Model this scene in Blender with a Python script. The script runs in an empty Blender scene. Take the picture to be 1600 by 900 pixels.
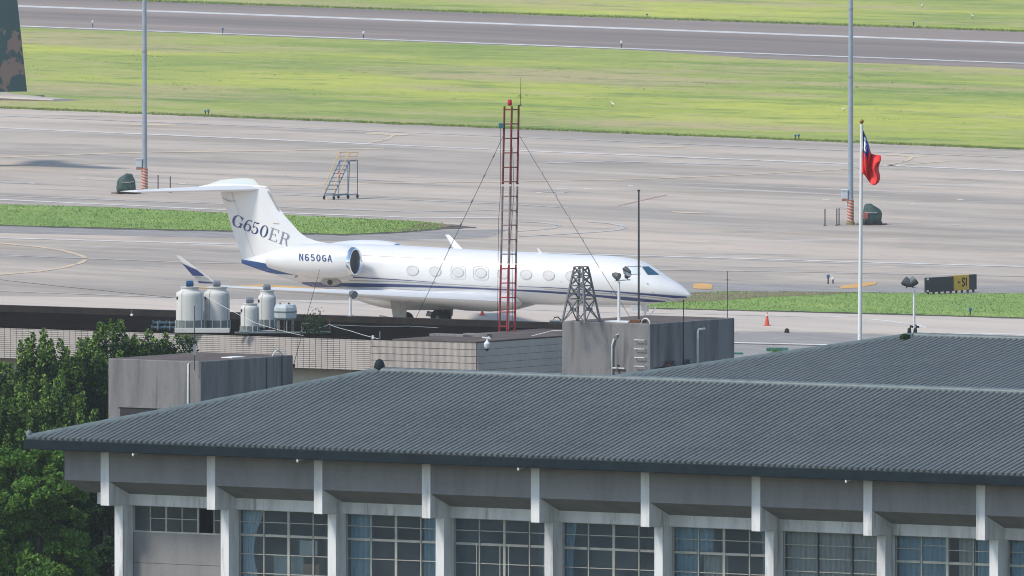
import bpy, math, random
import numpy as np
from mathutils import Vector, Matrix

R = math.radians
random.seed(7)
rng = np.random.default_rng(7)
SC = bpy.context.scene
COL = SC.collection

# ------------------------------------------------------------------ camera
F = 26667.0            # focal length in photo pixels (600 mm lens, 1600 px wide picture)
H = 43.3               # camera height above the apron
PIT = math.atan(1200.0 / F)
cam_d = bpy.data.cameras.new('camera')
cam_d.lens = 600.0
cam_d.sensor_width = 36.0
cam_d.clip_start = 1.0
cam_d.clip_end = 20000.0
cam = bpy.data.objects.new('camera', cam_d)
COL.objects.link(cam)
cam.location = (0, 0, H)
cam.rotation_euler = (math.pi / 2 - PIT, 0, 0)
SC.camera = cam

# ------------------------------------------------------------------ sky and sun
SUN_EL, SUN_TO = 50.0, (-0.88, -0.47)      # elevation, horizontal direction towards the sun
world = bpy.data.worlds.new('World')
SC.world = world
world.use_nodes = True
wn = world.node_tree
wn.nodes.clear()
w_out = wn.nodes.new('ShaderNodeOutputWorld')
w_bg = wn.nodes.new('ShaderNodeBackground')
w_sky = wn.nodes.new('ShaderNodeTexSky')
w_sky.sky_type = 'NISHITA'
w_sky.sun_disc = False
w_sky.sun_elevation = R(SUN_EL)
w_sky.sun_rotation = math.atan2(SUN_TO[0], SUN_TO[1])
w_sky.air_density = 1.2
w_sky.dust_density = 0.6
w_sky.ozone_density = 1.2
w_bg.inputs['Strength'].default_value = 0.12
wn.links.new(w_sky.outputs[0], w_bg.inputs[0])
wn.links.new(w_bg.outputs[0], w_out.inputs[0])

sun_d = bpy.data.lights.new('sun', 'SUN')
sun_d.energy = 2.2
sun_d.angle = R(12)
sun_d.color = (1.0, 0.93, 0.82)
sun = bpy.data.objects.new('sun', sun_d)
COL.objects.link(sun)
_h = math.hypot(*SUN_TO)
_ts = Vector((SUN_TO[0] / _h * math.cos(R(SUN_EL)), SUN_TO[1] / _h * math.cos(R(SUN_EL)), math.sin(R(SUN_EL))))
sun.rotation_euler = _ts.to_track_quat('Z', 'Y').to_euler()

SC.view_settings.view_transform = 'Standard'
SC.view_settings.look = 'None'
SC.view_settings.gamma = 1.0
SC.view_settings.exposure = 0.72
SC.view_settings.use_curve_mapping = False
SC.cycles.volume_bounces = 1
SC.cycles.max_bounces = 8
SC.cycles.transparent_max_bounces = 12
SC.cycles.use_denoising = True
SC.cycles.filter_width = 1.05

# ------------------------------------------------------------------ geometry helpers
FWD = Vector((0, math.cos(PIT), -math.sin(PIT)))
UPV = Vector((0, math.sin(PIT), math.cos(PIT)))
CAMP = Vector((0, 0, H))


def ray(px, py):
    return FWD + Vector((1, 0, 0)) * ((px - 800) / F) + UPV * ((450 - py) / F)


def P(px, py, Y):
    """world point seen at photo pixel (px, py), Y metres away along the ground"""
    d = ray(px, py)
    return CAMP + d * (Y / d.y)


def G(px, py, z=0.0):
    """ground point seen at photo pixel (px, py)"""
    d = ray(px, py)
    p = CAMP + d * ((z - H) / d.z)
    p.z = z
    return p


def on_plane(px, py, o, n):
    d = ray(px, py)
    t = (Vector(o) - CAMP).dot(Vector(n)) / d.dot(Vector(n))
    return CAMP + d * t


class MB:
    def __init__(s):
        s.v, s.f, s.m = [], [], []

    def add(s, vs, fs, mi=0):
        b = len(s.v)
        s.v.extend([tuple(v) for v in vs])
        s.f.extend([tuple(b + i for i in f) for f in fs])
        s.m.extend([mi] * len(fs))
        return s

    def box(s, x0, x1, y0, y1, z0, z1, mi=0):
        vs = [(x0, y0, z0), (x1, y0, z0), (x1, y1, z0), (x0, y1, z0), (x0, y0, z1), (x1, y0, z1), (x1, y1, z1), (x0, y1, z1)]
        return s.add(vs, [(0, 3, 2, 1), (4, 5, 6, 7), (0, 1, 5, 4), (1, 2, 6, 5), (2, 3, 7, 6), (3, 0, 4, 7)], mi)

    def loft(s, rings, cap=True, closed=True, mi=0):
        n = len(rings[0])
        vs = [p for r in rings for p in r]
        fs = []
        for i in range(len(rings) - 1):
            for j in range(n if closed else n - 1):
                k = (j + 1) % n
                fs.append((i * n + j, i * n + k, (i + 1) * n + k, (i + 1) * n + j))
        if cap:
            fs.append(tuple(range(n - 1, -1, -1)))
            fs.append(tuple((len(rings) - 1) * n + j for j in range(n)))
        return s.add(vs, fs, mi)

    def tube(s, pts, r, n=6, cap=True, mi=0):
        pts = [Vector(p) for p in pts]
        rs = r if isinstance(r, (list, tuple)) else [r] * len(pts)
        rings = []
        for i, p in enumerate(pts):
            t = (pts[min(i + 1, len(pts) - 1)] - pts[max(i - 1, 0)]).normalized()
            a = Vector((0, 0, 1)) if abs(t.z) < 0.9 else Vector((1, 0, 0))
            u = t.cross(a).normalized()
            w = t.cross(u).normalized()
            rings.append([p + u * (rs[i] * math.cos(2 * math.pi * k / n)) + w * (rs[i] * math.sin(2 * math.pi * k / n)) for k in range(n)])
        return s.loft(rings, cap, True, mi)

    def lathe(s, prof, c=(0, 0, 0), n=20, axis='z', mi=0, cap=True):
        rings = []
        for r, h in prof:
            ring = []
            for k in range(n):
                a = 2 * math.pi * k / n
                x, y = r * math.cos(a), r * math.sin(a)
                q = (x, y, h) if axis == 'z' else ((h, x, y) if axis == 'x' else (y, h, x))
                ring.append((c[0] + q[0], c[1] + q[1], c[2] + q[2]))
            rings.append(ring)
        return s.loft(rings, cap, True, mi)

    def prism(s, outline, a, b, axis='z', mi=0):
        """outline of 2D points extruded along an axis from a to b"""
        n = len(outline)

        def q(p, h):
            return (p[0], p[1], h) if axis == 'z' else ((p[0], h, p[1]) if axis == 'y' else (h, p[0], p[1]))
        vs = [q(p, a) for p in outline] + [q(p, b) for p in outline]
        fs = [(i, (i + 1) % n, n + (i + 1) % n, n + i) for i in range(n)] + [tuple(range(n - 1, -1, -1)), tuple(range(n, 2 * n))]
        return s.add(vs, fs, mi)

    def bar(s, a, b, w, h=None, mi=0):
        a, b = Vector(a), Vector(b)
        h = h or w
        t = (b - a).normalized()
        r = Vector((0, 0, 1)) if abs(t.z) < 0.95 else Vector((0, 1, 0))
        u = t.cross(r).normalized() * (w / 2)
        v = t.cross(u).normalized() * (h / 2)
        return s.loft([[p + u + v, p - u + v, p - u - v, p + u - v] for p in (a, b)], True, True, mi)

    def build(s, name, mat, parent=None, smooth=False, bevel=0.0, kind=None, fix=True):
        me = bpy.data.meshes.new(name)
        me.from_pydata(s.v, [], s.f)
        mats = mat if isinstance(mat, (list, tuple)) else [mat]
        for m in mats:
            me.materials.append(m)
        if len(mats) > 1:
            me.polygons.foreach_set('material_index', s.m)
        if smooth:
            me.polygons.foreach_set('use_smooth', [True] * len(me.polygons))
        me.update()
        if fix:
            import bmesh
            bm = bmesh.new()
            bm.from_mesh(me)
            bmesh.ops.recalc_face_normals(bm, faces=bm.faces)
            bm.to_mesh(me)
            bm.free()
        o = bpy.data.objects.new(name, me)
        COL.objects.link(o)
        if parent is not None:
            o.parent = parent
        if bevel:
            b = o.modifiers.new('bevel', 'BEVEL')
            b.width = bevel
            b.segments = 2
        if smooth == 'auto':
            e = o.modifiers.new('edges', 'EDGE_SPLIT')
            e.split_angle = R(38)
        if kind:
            o['kind'] = kind
        return o


def tag(o, label=None, cat=None, group=None, kind=None):
    if label:
        o['label'] = label
    if cat:
        o['category'] = cat
    if group:
        o['group'] = group
    if kind:
        o['kind'] = kind
    return o


def thing(name, label, cat, loc=(0, 0, 0), rz=0.0, group=None):
    o = bpy.data.objects.new(name, None)
    COL.objects.link(o)
    o.location = loc
    o.rotation_euler = (0, 0, rz)
    o.empty_display_size = 0.2
    return tag(o, label, cat, group)


def to_local(o, p):
    """world point into the frame of a thing that has only a place and a turn about z"""
    m = Matrix.Translation(o.location) @ Matrix.Rotation(o.rotation_euler[2], 4, 'Z')
    return m.inverted() @ Vector(p)


def lin(a, b):
    return lambda x: a[1] + (b[1] - a[1]) * (x - a[0]) / (b[0] - a[0])


# ------------------------------------------------------------------ materials
def nodes_of(m):
    m.use_nodes = True
    t = m.node_tree
    return t, t.nodes['Principled BSDF']


def mat(name, c, rough=0.7, metal=0.0, var=0.0, scale=4.0, c2=None, bump=0.0, stretch=(1, 1, 1), spec=0.3, detail=6.0, rot=0.0,
        lo=0.35, hi=0.65, world_co=False, coat=0.0):
    m = bpy.data.materials.new(name)
    t, b = nodes_of(m)
    b.inputs['Roughness'].default_value = rough
    b.inputs['Metallic'].default_value = metal
    b.inputs['Specular IOR Level'].default_value = spec
    b.inputs['Coat Weight'].default_value = coat
    col = (c[0], c[1], c[2], 1)
    b.inputs['Base Color'].default_value = col
    if c2 is None and var > 0:
        c2 = tuple(max(0.0, x * (1 - var)) for x in c)
    if c2 is not None or bump:
        if world_co:
            co = t.nodes.new('ShaderNodeNewGeometry').outputs['Position']
        else:
            co = t.nodes.new('ShaderNodeTexCoord').outputs['Object']
        mp = t.nodes.new('ShaderNodeMapping')
        mp.inputs['Scale'].default_value = stretch
        mp.inputs['Rotation'].default_value = (0, 0, rot)
        t.links.new(co, mp.inputs['Vector'])
        nz = t.nodes.new('ShaderNodeTexNoise')
        nz.inputs['Scale'].default_value = scale
        nz.inputs['Detail'].default_value = detail
        nz.inputs['Roughness'].default_value = 0.62
        t.links.new(mp.outputs[0], nz.inputs['Vector'])
        if c2 is not None:
            rp = t.nodes.new('ShaderNodeValToRGB')
            rp.color_ramp.elements[0].position = lo
            rp.color_ramp.elements[1].position = hi
            rp.color_ramp.elements[0].color = (c2[0], c2[1], c2[2], 1)
            rp.color_ramp.elements[1].color = col
            t.links.new(nz.outputs['Fac'], rp.inputs['Fac'])
            t.links.new(rp.outputs['Color'], b.inputs['Base Color'])
        if bump:
            bp = t.nodes.new('ShaderNodeBump')
            bp.inputs['Strength'].default_value = bump
            bp.inputs['Distance'].default_value = 0.02
            t.links.new(nz.outputs['Fac'], bp.inputs['Height'])
            t.links.new(bp.outputs[0], b.inputs['Normal'])
    return m


def layered(name, base, layers, rough=0.9, spec=0.2):
    """base colour, then layers (colour, scale, stretch, rot, lo, hi, strength) of noise mixed over it in world metres"""
    m = bpy.data.materials.new(name)
    t, b = nodes_of(m)
    b.inputs['Roughness'].default_value = rough
    b.inputs['Specular IOR Level'].default_value = spec
    co = t.nodes.new('ShaderNodeNewGeometry').outputs['Position']
    cur = None
    for i, (c, scale, stretch, rot, lo, hi, k) in enumerate(layers):
        r1 = t.nodes.new('ShaderNodeMapping')
        r1.inputs['Rotation'].default_value = (0, 0, -rot)
        r1.inputs['Location'].default_value = (13.7 * i, 7.1 * i, 0)
        t.links.new(co, r1.inputs['Vector'])
        mp = t.nodes.new('ShaderNodeMapping')
        mp.inputs['Scale'].default_value = stretch
        t.links.new(r1.outputs[0], mp.inputs['Vector'])
        nz = t.nodes.new('ShaderNodeTexNoise')
        nz.inputs['Scale'].default_value = scale
        nz.inputs['Detail'].default_value = 8.0
        nz.inputs['Roughness'].default_value = 0.65
        t.links.new(mp.outputs[0], nz.inputs['Vector'])
        rp = t.nodes.new('ShaderNodeMapRange')
        rp.inputs['From Min'].default_value = lo
        rp.inputs['From Max'].default_value = hi
        rp.inputs['To Max'].default_value = k
        t.links.new(nz.outputs['Fac'], rp.inputs['Value'])
        mx = t.nodes.new('ShaderNodeMix')
        mx.data_type = 'RGBA'
        if cur is None:
            mx.inputs[6].default_value = (*base, 1)
        else:
            t.links.new(cur, mx.inputs[6])
        mx.inputs[7].default_value = (*c, 1)
        t.links.new(rp.outputs[0], mx.inputs[0])
        cur = mx.outputs[2]
    t.links.new(cur, b.inputs['Base Color'])
    return m


def glass_mat(name, tint, refl, rough=0.06):
    m = bpy.data.materials.new(name)
    m.use_nodes = True
    t = m.node_tree
    t.nodes.clear()
    o = t.nodes.new('ShaderNodeOutputMaterial')
    tr = t.nodes.new('ShaderNodeBsdfTransparent')
    tr.inputs[0].default_value = (*tint, 1)
    gl = t.nodes.new('ShaderNodeBsdfGlossy')
    gl.inputs['Roughness'].default_value = rough
    mx = t.nodes.new('ShaderNodeMixShader')
    fr = t.nodes.new('ShaderNodeFresnel')
    fr.inputs['IOR'].default_value = 1.5
    mth = t.nodes.new('ShaderNodeMath')
    mth.operation = 'MULTIPLY'
    mth.inputs[1].default_value = refl
    t.links.new(fr.outputs[0], mth.inputs[0])
    t.links.new(mth.outputs[0], mx.inputs[0])
    t.links.new(tr.outputs[0], mx.inputs[1])
    t.links.new(gl.outputs[0], mx.inputs[2])
    df = t.nodes.new('ShaderNodeBsdfDiffuse')          # pale blue-grey veil, painting a sky sheen into the pane
    df.inputs[0].default_value = (0.50, 0.60, 0.68, 1)
    m2 = t.nodes.new('ShaderNodeMixShader')
    nz = t.nodes.new('ShaderNodeTexNoise')
    nz.inputs['Scale'].default_value = 1.3
    ob = t.nodes.new('ShaderNodeObjectInfo')
    add = t.nodes.new('ShaderNodeVectorMath')
    t.links.new(t.nodes.new('ShaderNodeNewGeometry').outputs['Position'], add.inputs[0])
    t.links.new(ob.outputs['Location'], add.inputs[1])
    t.links.new(add.outputs[0], nz.inputs['Vector'])
    mr = t.nodes.new('ShaderNodeMapRange')
    mr.inputs['From Min'].default_value = 0.3
    mr.inputs['From Max'].default_value = 0.7
    mr.inputs['To Min'].default_value = 0.02
    mr.inputs['To Max'].default_value = 0.06
    t.links.new(nz.outputs['Fac'], mr.inputs['Value'])
    t.links.new(mr.outputs[0], m2.inputs[0])
    t.links.new(mx.outputs[0], m2.inputs[1])
    t.links.new(df.outputs[0], m2.inputs[2])
    t.links.new(m2.outputs[0], o.inputs[0])
    return m


_a, _b = G(26, 9.5), G(1600, 67.5)
RW_ANG = math.atan2(_b.y - _a.y, _b.x - _a.x)      # the runway's direction on the ground

M = {}
M['apron'] = layered('apron_concrete', (0.425, 0.365, 0.305), [
    ((0.275, 0.245, 0.215), 0.045, (0.22, 1, 1), RW_ANG, 0.42, 0.60, 1.0),
    ((0.53, 0.44, 0.36), 0.04, (0.2, 1, 1), RW_ANG, 0.48, 0.64, 0.9),
    ((0.22, 0.20, 0.185), 0.16, (0.10, 1, 1), RW_ANG, 0.50, 0.70, 0.65),
    ((0.30, 0.25, 0.20), 0.09, (0.35, 1, 1), RW_ANG + 0.25, 0.52, 0.66, 0.75),
    ((0.50, 0.45, 0.40), 0.5, (0.05, 1, 1), RW_ANG, 0.56, 0.75, 0.5),
    ((0.22, 0.21, 0.20), 2.2, (0.5, 1, 1), RW_ANG, 0.56, 0.8, 0.5),
    ((0.22, 0.195, 0.17), 0.13, (0.6, 1, 1), RW_ANG, 0.56, 0.68, 0.6),
    ((0.50, 0.43, 0.36), 0.10, (0.5, 1, 1), RW_ANG, 0.55, 0.68, 0.6)])
M['apron_near'] = layered('apron_concrete_pale', (0.49, 0.42, 0.355), [
    ((0.34, 0.31, 0.285), 0.25, (0.12, 1, 1), RW_ANG, 0.45, 0.7, 0.7),
    ((0.54, 0.49, 0.44), 0.6, (0.1, 1, 1), RW_ANG, 0.5, 0.75, 0.6)])
M['old_asphalt'] = layered('old_asphalt', (0.24, 0.225, 0.215), [
    ((0.32, 0.30, 0.28), 0.8, (0.25, 1, 1), RW_ANG, 0.42, 0.65, 0.9),
    ((0.17, 0.165, 0.16), 2.0, (0.2, 1, 1), RW_ANG, 0.5, 0.7, 0.7)])
M['runway'] = layered('runway_asphalt', (0.25, 0.205, 0.18), [
    ((0.155, 0.132, 0.122), 0.045, (0.06, 1, 1), RW_ANG, 0.42, 0.62, 0.85),
    ((0.32, 0.26, 0.235), 0.09, (0.05, 1, 1), RW_ANG, 0.5, 0.7, 0.7),
    ((0.16, 0.145, 0.145), 1.2, (0.3, 1, 1), RW_ANG, 0.5, 0.75, 0.5)])
M['grass'] = layered('airfield_grass', (0.29, 0.328, 0.075), [
    ((0.15, 0.23, 0.045), 0.035, (0.45, 1, 1), RW_ANG, 0.44, 0.60, 0.9),
    ((0.45, 0.47, 0.07), 0.03, (0.30, 1, 1), RW_ANG, 0.50, 0.64, 0.85),
    ((0.38, 0.31, 0.17), 0.05, (0.35, 1, 1), RW_ANG, 0.50, 0.62, 0.85),
    ((0.12, 0.19, 0.05), 0.16, (0.5, 1, 1), RW_ANG, 0.54, 0.66, 0.8),
    ((0.40, 0.36, 0.16), 0.22, (0.5, 1, 1), RW_ANG, 0.54, 0.66, 0.7),
    ((0.09, 0.15, 0.045), 0.6, (0.8, 1, 1), RW_ANG, 0.56, 0.68, 0.7),
    ((0.42, 0.43, 0.09), 0.9, (0.8, 1, 1), RW_ANG, 0.54, 0.68, 0.6)])
M['grass_lush'] = layered('lush_grass', (0.20, 0.30, 0.075), [
    ((0.14, 0.235, 0.06), 0.12, (0.4, 1, 1), RW_ANG, 0.45, 0.65, 0.9),
    ((0.29, 0.36, 0.10), 0.2, (0.4, 1, 1), RW_ANG, 0.5, 0.7, 0.8),
    ((0.10, 0.19, 0.04), 1.3, (0.6, 1, 1), RW_ANG, 0.54, 0.74, 0.7)])
M['dry'] = layered('dry_earth', (0.20, 0.155, 0.095), [
    ((0.11, 0.10, 0.07), 0.6, (0.4, 1, 1), RW_ANG, 0.45, 0.65, 0.8)])
M['soil'] = layered('dark_soil', (0.075, 0.066, 0.058), [
    ((0.13, 0.115, 0.10), 0.8, (0.4, 1, 1), RW_ANG, 0.45, 0.7, 0.8)])


def paint_mat(name, c, keep):
    """worn paint: noise decides where the paint has gone"""
    return layered(name, c, [((0.36, 0.335, 0.31), 0.9, (0.5, 1, 1), RW_ANG, keep, keep + 0.2, 0.9),
                             ((0.36, 0.335, 0.31), 4.0, (0.5, 1, 1), RW_ANG, keep, keep + 0.3, 0.8)], rough=0.8)


M['paint_white'] = paint_mat('worn_white_paint', (0.64, 0.62, 0.59), 0.47)
M['paint_faint'] = paint_mat('faint_white_paint', (0.53, 0.51, 0.48), 0.40)
M['paint_runway'] = mat('runway_white_paint', (0.66, 0.65, 0.63), 0.8, var=0.45, scale=0.5, world_co=True)
M['paint_yellow'] = paint_mat('worn_yellow_paint', (0.58, 0.44, 0.27), 0.46)
M['paint_cream'] = paint_mat('faded_cream_paint', (0.58, 0.46, 0.32), 0.48)
M['paint_orange'] = mat('orange_paint', (0.62, 0.36, 0.11), 0.8, var=0.3, scale=0.5, world_co=True)

# ------------------------------------------------------------------ ground sheets
def sheet(name, pts, z, material, kind='structure', skirt=0.0):
    """flat sheet through ground points seen at photo pixels"""
    w = [G(px, py) for px, py in pts]
    m = MB()
    m.add([(p.x, p.y, z) for p in w], [tuple(range(len(w)))])
    o = m.build(name, material, fix=False)
    me = o.data
    if me.polygons[0].normal.z < 0:
        me.flip_normals()
    o['kind'] = kind
    return o


g = MB()
g.add([(-3000, -2000, 0), (3000, -2000, 0), (3000, 4000, 0), (-3000, 4000, 0)], [(0, 1, 2, 3)])
ground = tag(g.build('ground', M['apron'], fix=False), kind='structure')

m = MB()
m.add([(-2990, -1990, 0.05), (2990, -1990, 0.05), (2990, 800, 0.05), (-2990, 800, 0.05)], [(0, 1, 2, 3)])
tag(m.build('bounce_cut_ground', layered('dark_unseen_ground', (0.05, 0.065, 0.035), [((0.08, 0.075, 0.06), 0.05, (1, 1, 1), 0, 0.45, 0.6, 0.9), ((0.03, 0.05, 0.02), 0.3, (1, 1, 1), 0, 0.5, 0.7, 0.8)]), fix=False), kind='structure')  # unseen dark sheet, added to cut ground bounce under eaves and in panes
rt = lin((155, 0), (1600, 50))
la = lin((26, 9.5), (1600, 67.5))
lb = lin((30, 41.2), (1600, 99.5))
tx = lin((0, 169), (1600, 234))
XL, XR = -900, 2500


def jag(line, x0, x1, n, amp):
    return [(x0 + (x1 - x0) * i / n, line(x0 + (x1 - x0) * i / n) + random.uniform(-amp, amp)) for i in range(n + 1)]


# grass beyond the runway, between the runway and the apron, and the near strips
sheet('far_grass_field', jag(rt, XL, XR, 220, 0.35) + [(XR, -330), (XL, -330)], 0.02, M['grass'])
lower = [(x, (tx(x) + random.uniform(-0.7, 0.7))) for x in np.linspace(XL, XR, 240)]
upper = []
for x in np.linspace(XL, XR, 240):
    off = 2.0 if x < 990 else (2.0 + (x - 990) / 210 * 6.5 if x < 1200 else 8.5)
    upper.append((x, lb(x) + off + random.uniform(-0.5, 0.5)))
sheet('grass_field', lower + upper[::-1], 0.03, M['grass'])
sheet('runway', [(x, rt(x) - 2) for x in (XL, XR)] + [(x, lb(x) + 12) for x in (XR, XL)], 0.01, M['runway'])


def island(name, top, bot, z, material, n=6, amp=0.5):
    def dens(pl):
        out = []
        for a, b in zip(pl[:-1], pl[1:]):
            for i in range(n):
                t = i / n
                out.append((a[0] + (b[0] - a[0]) * t, a[1] + (b[1] - a[1]) * t + random.uniform(-amp, amp)))
        out.append(pl[-1])
        return out
    return sheet(name, dens(top) + dens(bot)[::-1], z, material)


ISL_T = [(-500, 304), (-200, 312), (0, 320), (180, 325), (360, 334), (450, 337), (560, 342), (640, 346), (690, 350)]
ISL_B = [(-500, 337), (-200, 346), (0, 352), (180, 357), (360, 361), (470, 365), (540, 366.5), (620, 363), (690, 357)]
island('grass_island_soil', [(x, y - 0.6) for x, y in ISL_T] + [(744, 355)], [(x, y + 1.6) for x, y in ISL_B] + [(744, 356.5)], 0.012, M['soil'])
island('grass_island', ISL_T, ISL_B, 0.03, M['grass_lush'])
sheet('grass_island_dry_tip', [(655, 348.6), (690, 350.5), (715, 353.5), (690, 356), (650, 359.5), (600, 364), (640, 357)], 0.04, M['dry'])
STR_T = [(1012, 466), (1085, 458), (1130, 456.5), (1250, 457), (1400, 458.5), (1500, 459.5), (1600, 459), (2200, 462)]
STR_B = [(1012, 481.5), (1085, 483.5), (1130, 484.5), (1250, 487), (1400, 491), (1500, 494), (1600, 497.5), (2200, 514)]
island('grass_strip_soil', [(x, y - 1.0) for x, y in STR_T], [(x, y + 1.2) for x, y in STR_B], 0.012, M['soil'])
island('grass_strip', STR_T, STR_B, 0.03, M['grass_lush'])
sheet('grass_strip_dry_corner', [(1030, 464.5), (1085, 458.3), (1200, 457.3), (1340, 458.3), (1300, 461), (1200, 465), (1120, 471), (1050, 473)], 0.04, M['dry'])
# paving: pale strip under the jet, dark shoulders, old asphalt by the offices
sheet('pale_apron', [(-500, 458), (200, 465), (700, 472), (1012, 482), (1600, 498), (2200, 515), (2200, 545), (1600, 526), (1160, 517), (700, 560), (-500, 560)], 0.008, M['apron_near'])
sheet('old_asphalt_strip', [(1040, 516), (1160, 518.5), (1250, 520), (1400, 523.5), (1700, 531), (2200, 545), (2200, 640), (1100, 620), (1040, 580)], 0.016, M['old_asphalt'])
sheet('taxiway_shoulder', [(960, 441), (1100, 441), (1300, 447), (1600, 446), (2200, 452), (2200, 463), (1600, 460), (1250, 458), (1085, 459), (1000, 467)], 0.006, M['old_asphalt'])
sheet('taxiway_shoulder', [(-500, 338), (0, 353), (360, 362), (540, 367), (700, 360), (800, 358), (760, 372), (540, 377), (360, 372), (0, 364), (-500, 350)], 0.006, M['old_asphalt'])


# ------------------------------------------------------------------ painted markings
def ribbon(name, pts, wpx, material, label, cat='marking', z=0.018, n=5, group=None):
    """painted line along photo pixels; wpx is its height in the picture"""
    fine = []
    for a, b in zip(pts[:-1], pts[1:]):
        for i in range(n):
            t = i / n
            fine.append((a[0] + (b[0] - a[0]) * t, a[1] + (b[1] - a[1]) * t))
    fine.append(pts[-1])
    ws = wpx if isinstance(wpx, list) else [wpx] * len(pts)
    vs, fs = [], []
    cx = [p[0] for p in pts]
    for i, (x, y) in enumerate(fine):
        k = i / n
        j = min(int(k), len(ws) - 2)
        w = ws[j] + (ws[j + 1] - ws[j]) * (k - j) if len(ws) > 1 else ws[0]
        a, b = G(x, y - w / 2), G(x, y + w / 2)
        if i > 0 or True:
            # near-vertical runs in the picture need the width sideways
            p0, p1 = fine[max(i - 1, 0)], fine[min(i + 1, len(fine) - 1)]
            dx, dy = p1[0] - p0[0], p1[1] - p0[1]
            if abs(dy) > abs(dx) * 0.35:
                L = math.hypot(dx, dy)
                nx, ny = -dy / L * w * 0.9, dx / L * w / 2
                a, b = G(x - nx, y - ny), G(x + nx, y + ny)
        vs += [(a.x, a.y, z), (b.x, b.y, z)]
        if i:
            q = 2 * i
            fs.append((q - 2, q - 1, q + 1, q))
    m = MB().add(vs, fs)
    o = m.build(name, material, fix=True)
    if o.data.polygons and o.data.polygons[0].normal.z < 0:
        o.data.flip_normals()
    o['kind'] = 'structure'
    return o


PW, PF, PY, PC, PO = (M[k] for k in ('paint_white', 'paint_faint', 'paint_yellow', 'paint_cream', 'paint_orange'))
ribbon('runway_edge_line', [(x, la(x)) for x in np.linspace(-600, 2200, 30)], 2.4, M['paint_runway'], '')
ribbon('runway_edge_line', [(x, lb(x)) for x in np.linspace(-600, 2200, 30)], 1.5, M['paint_runway'], '', z=0.036)
ribbon('taxi_line', [(-500, 160), (0, 181), (1600, 247), (2200, 272)], 0.9, PF, '', n=8)
ribbon('taxi_line', [(-500, 179), (0, 200), (400, 217.3), (800, 235), (1200, 251), (1600, 267.5), (2200, 292)], 1.3, PW, '')
ribbon('taxi_line', [(200, 296), (425, 290), (625, 286), (800, 284), (1000, 280), (1160, 273.5), (1330, 264), (1480, 252)], 1.1, PC, '')
ribbon('taxi_line', [(432, 304), (800, 319), (887, 325)], 1.0, PF, '', n=8)
ribbon('taxi_line', [(-400, 291), (0, 306), (350, 319), (445, 324), (640, 331), (720, 330), (800, 327)], 1.0, PF, '')
ribbon('taxi_line', [(-400, 297), (0, 312), (350, 328), (447, 333), (640, 340), (782, 341)], 1.2, PW, '')
ribbon('taxi_line', [(-400, 361), (0, 372), (370, 382), (975, 399), (1600, 417), (2200, 434)], 1.2, PW, '', n=8)
ribbon('taxi_line', [(-400, 389), (0, 399), (320, 411), (1245, 425), (1600, 432), (2200, 446)], 0.9, PF, '', n=8)
ribbon('taxi_line', [(0, 455), (300, 466), (640, 478), (941, 488.3), (1100, 491), (1272, 495.5)], 1.0, PF, '', n=8)
ribbon('taxi_line', [(0, 246), (120, 241.5), (240, 238), (420, 236), (600, 232)], 1.3, PC, '')
ribbon('taxi_line', [(855, 255), (950, 252), (1060, 255), (1200, 259)], 1.3, PF, '')
ribbon('taxi_line', [(850, 300), (887, 300.5)], 0.9, PF, '')
ribbon('taxi_line', [(1272, 495.2), (1300, 495.8), (1340, 494)], 1.0, PW, '')
ribbon('taxi_line', [(1350, 498.5), (1390, 502), (1420, 506.5), (1432, 509)], [1.0, 1.2, 1.6, 3.0], PW, '')
ribbon('taxi_line', [(1425, 508.5), (1438, 509.5), (1447, 512)], [2.0, 4.0, 2.0], PW, '')
ribbon('taxi_line', [(1465, 523.5), (1520, 521), (1600, 523)], 1.3, PW, '')
ribbon('taxi_line', [(1100, 535), (1200, 537), (1300, 539.5), (1420, 543)], 1.4, PW, '', z=0.024)
ribbon('taxi_line', [(1100, 536.6), (1200, 538.6), (1300, 541), (1420, 544.5)], 0.7, M['soil'], '', z=0.028)
for x0, y0, w in ((880, 295, 18), (918, 295, 10), (985, 290, 8), (842, 301, 10), (875, 301, 12), (1290, 312, 10), (1318, 324, 12), (1500, 312, 10), (1455, 338, 11),
                  (1425, 318, 8), (1495, 352, 16), (160, 259, 14), (128, 279, 10), (20, 285, 30), (50, 286.5, 10), (285, 287, 10), (290, 353, 3), (440, 274, 8)):
    ribbon('paint_dash', [(x0 - w / 2, y0), (x0 + w / 2, y0 + 0.3)], 0.9, PW, '', n=2)
ribbon('red_taxi_dash', [(965, 322), (1000, 314), (1042, 304.5)], 0.9, mat('faded_red_paint', (0.42, 0.25, 0.22), 0.8), '')
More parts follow.
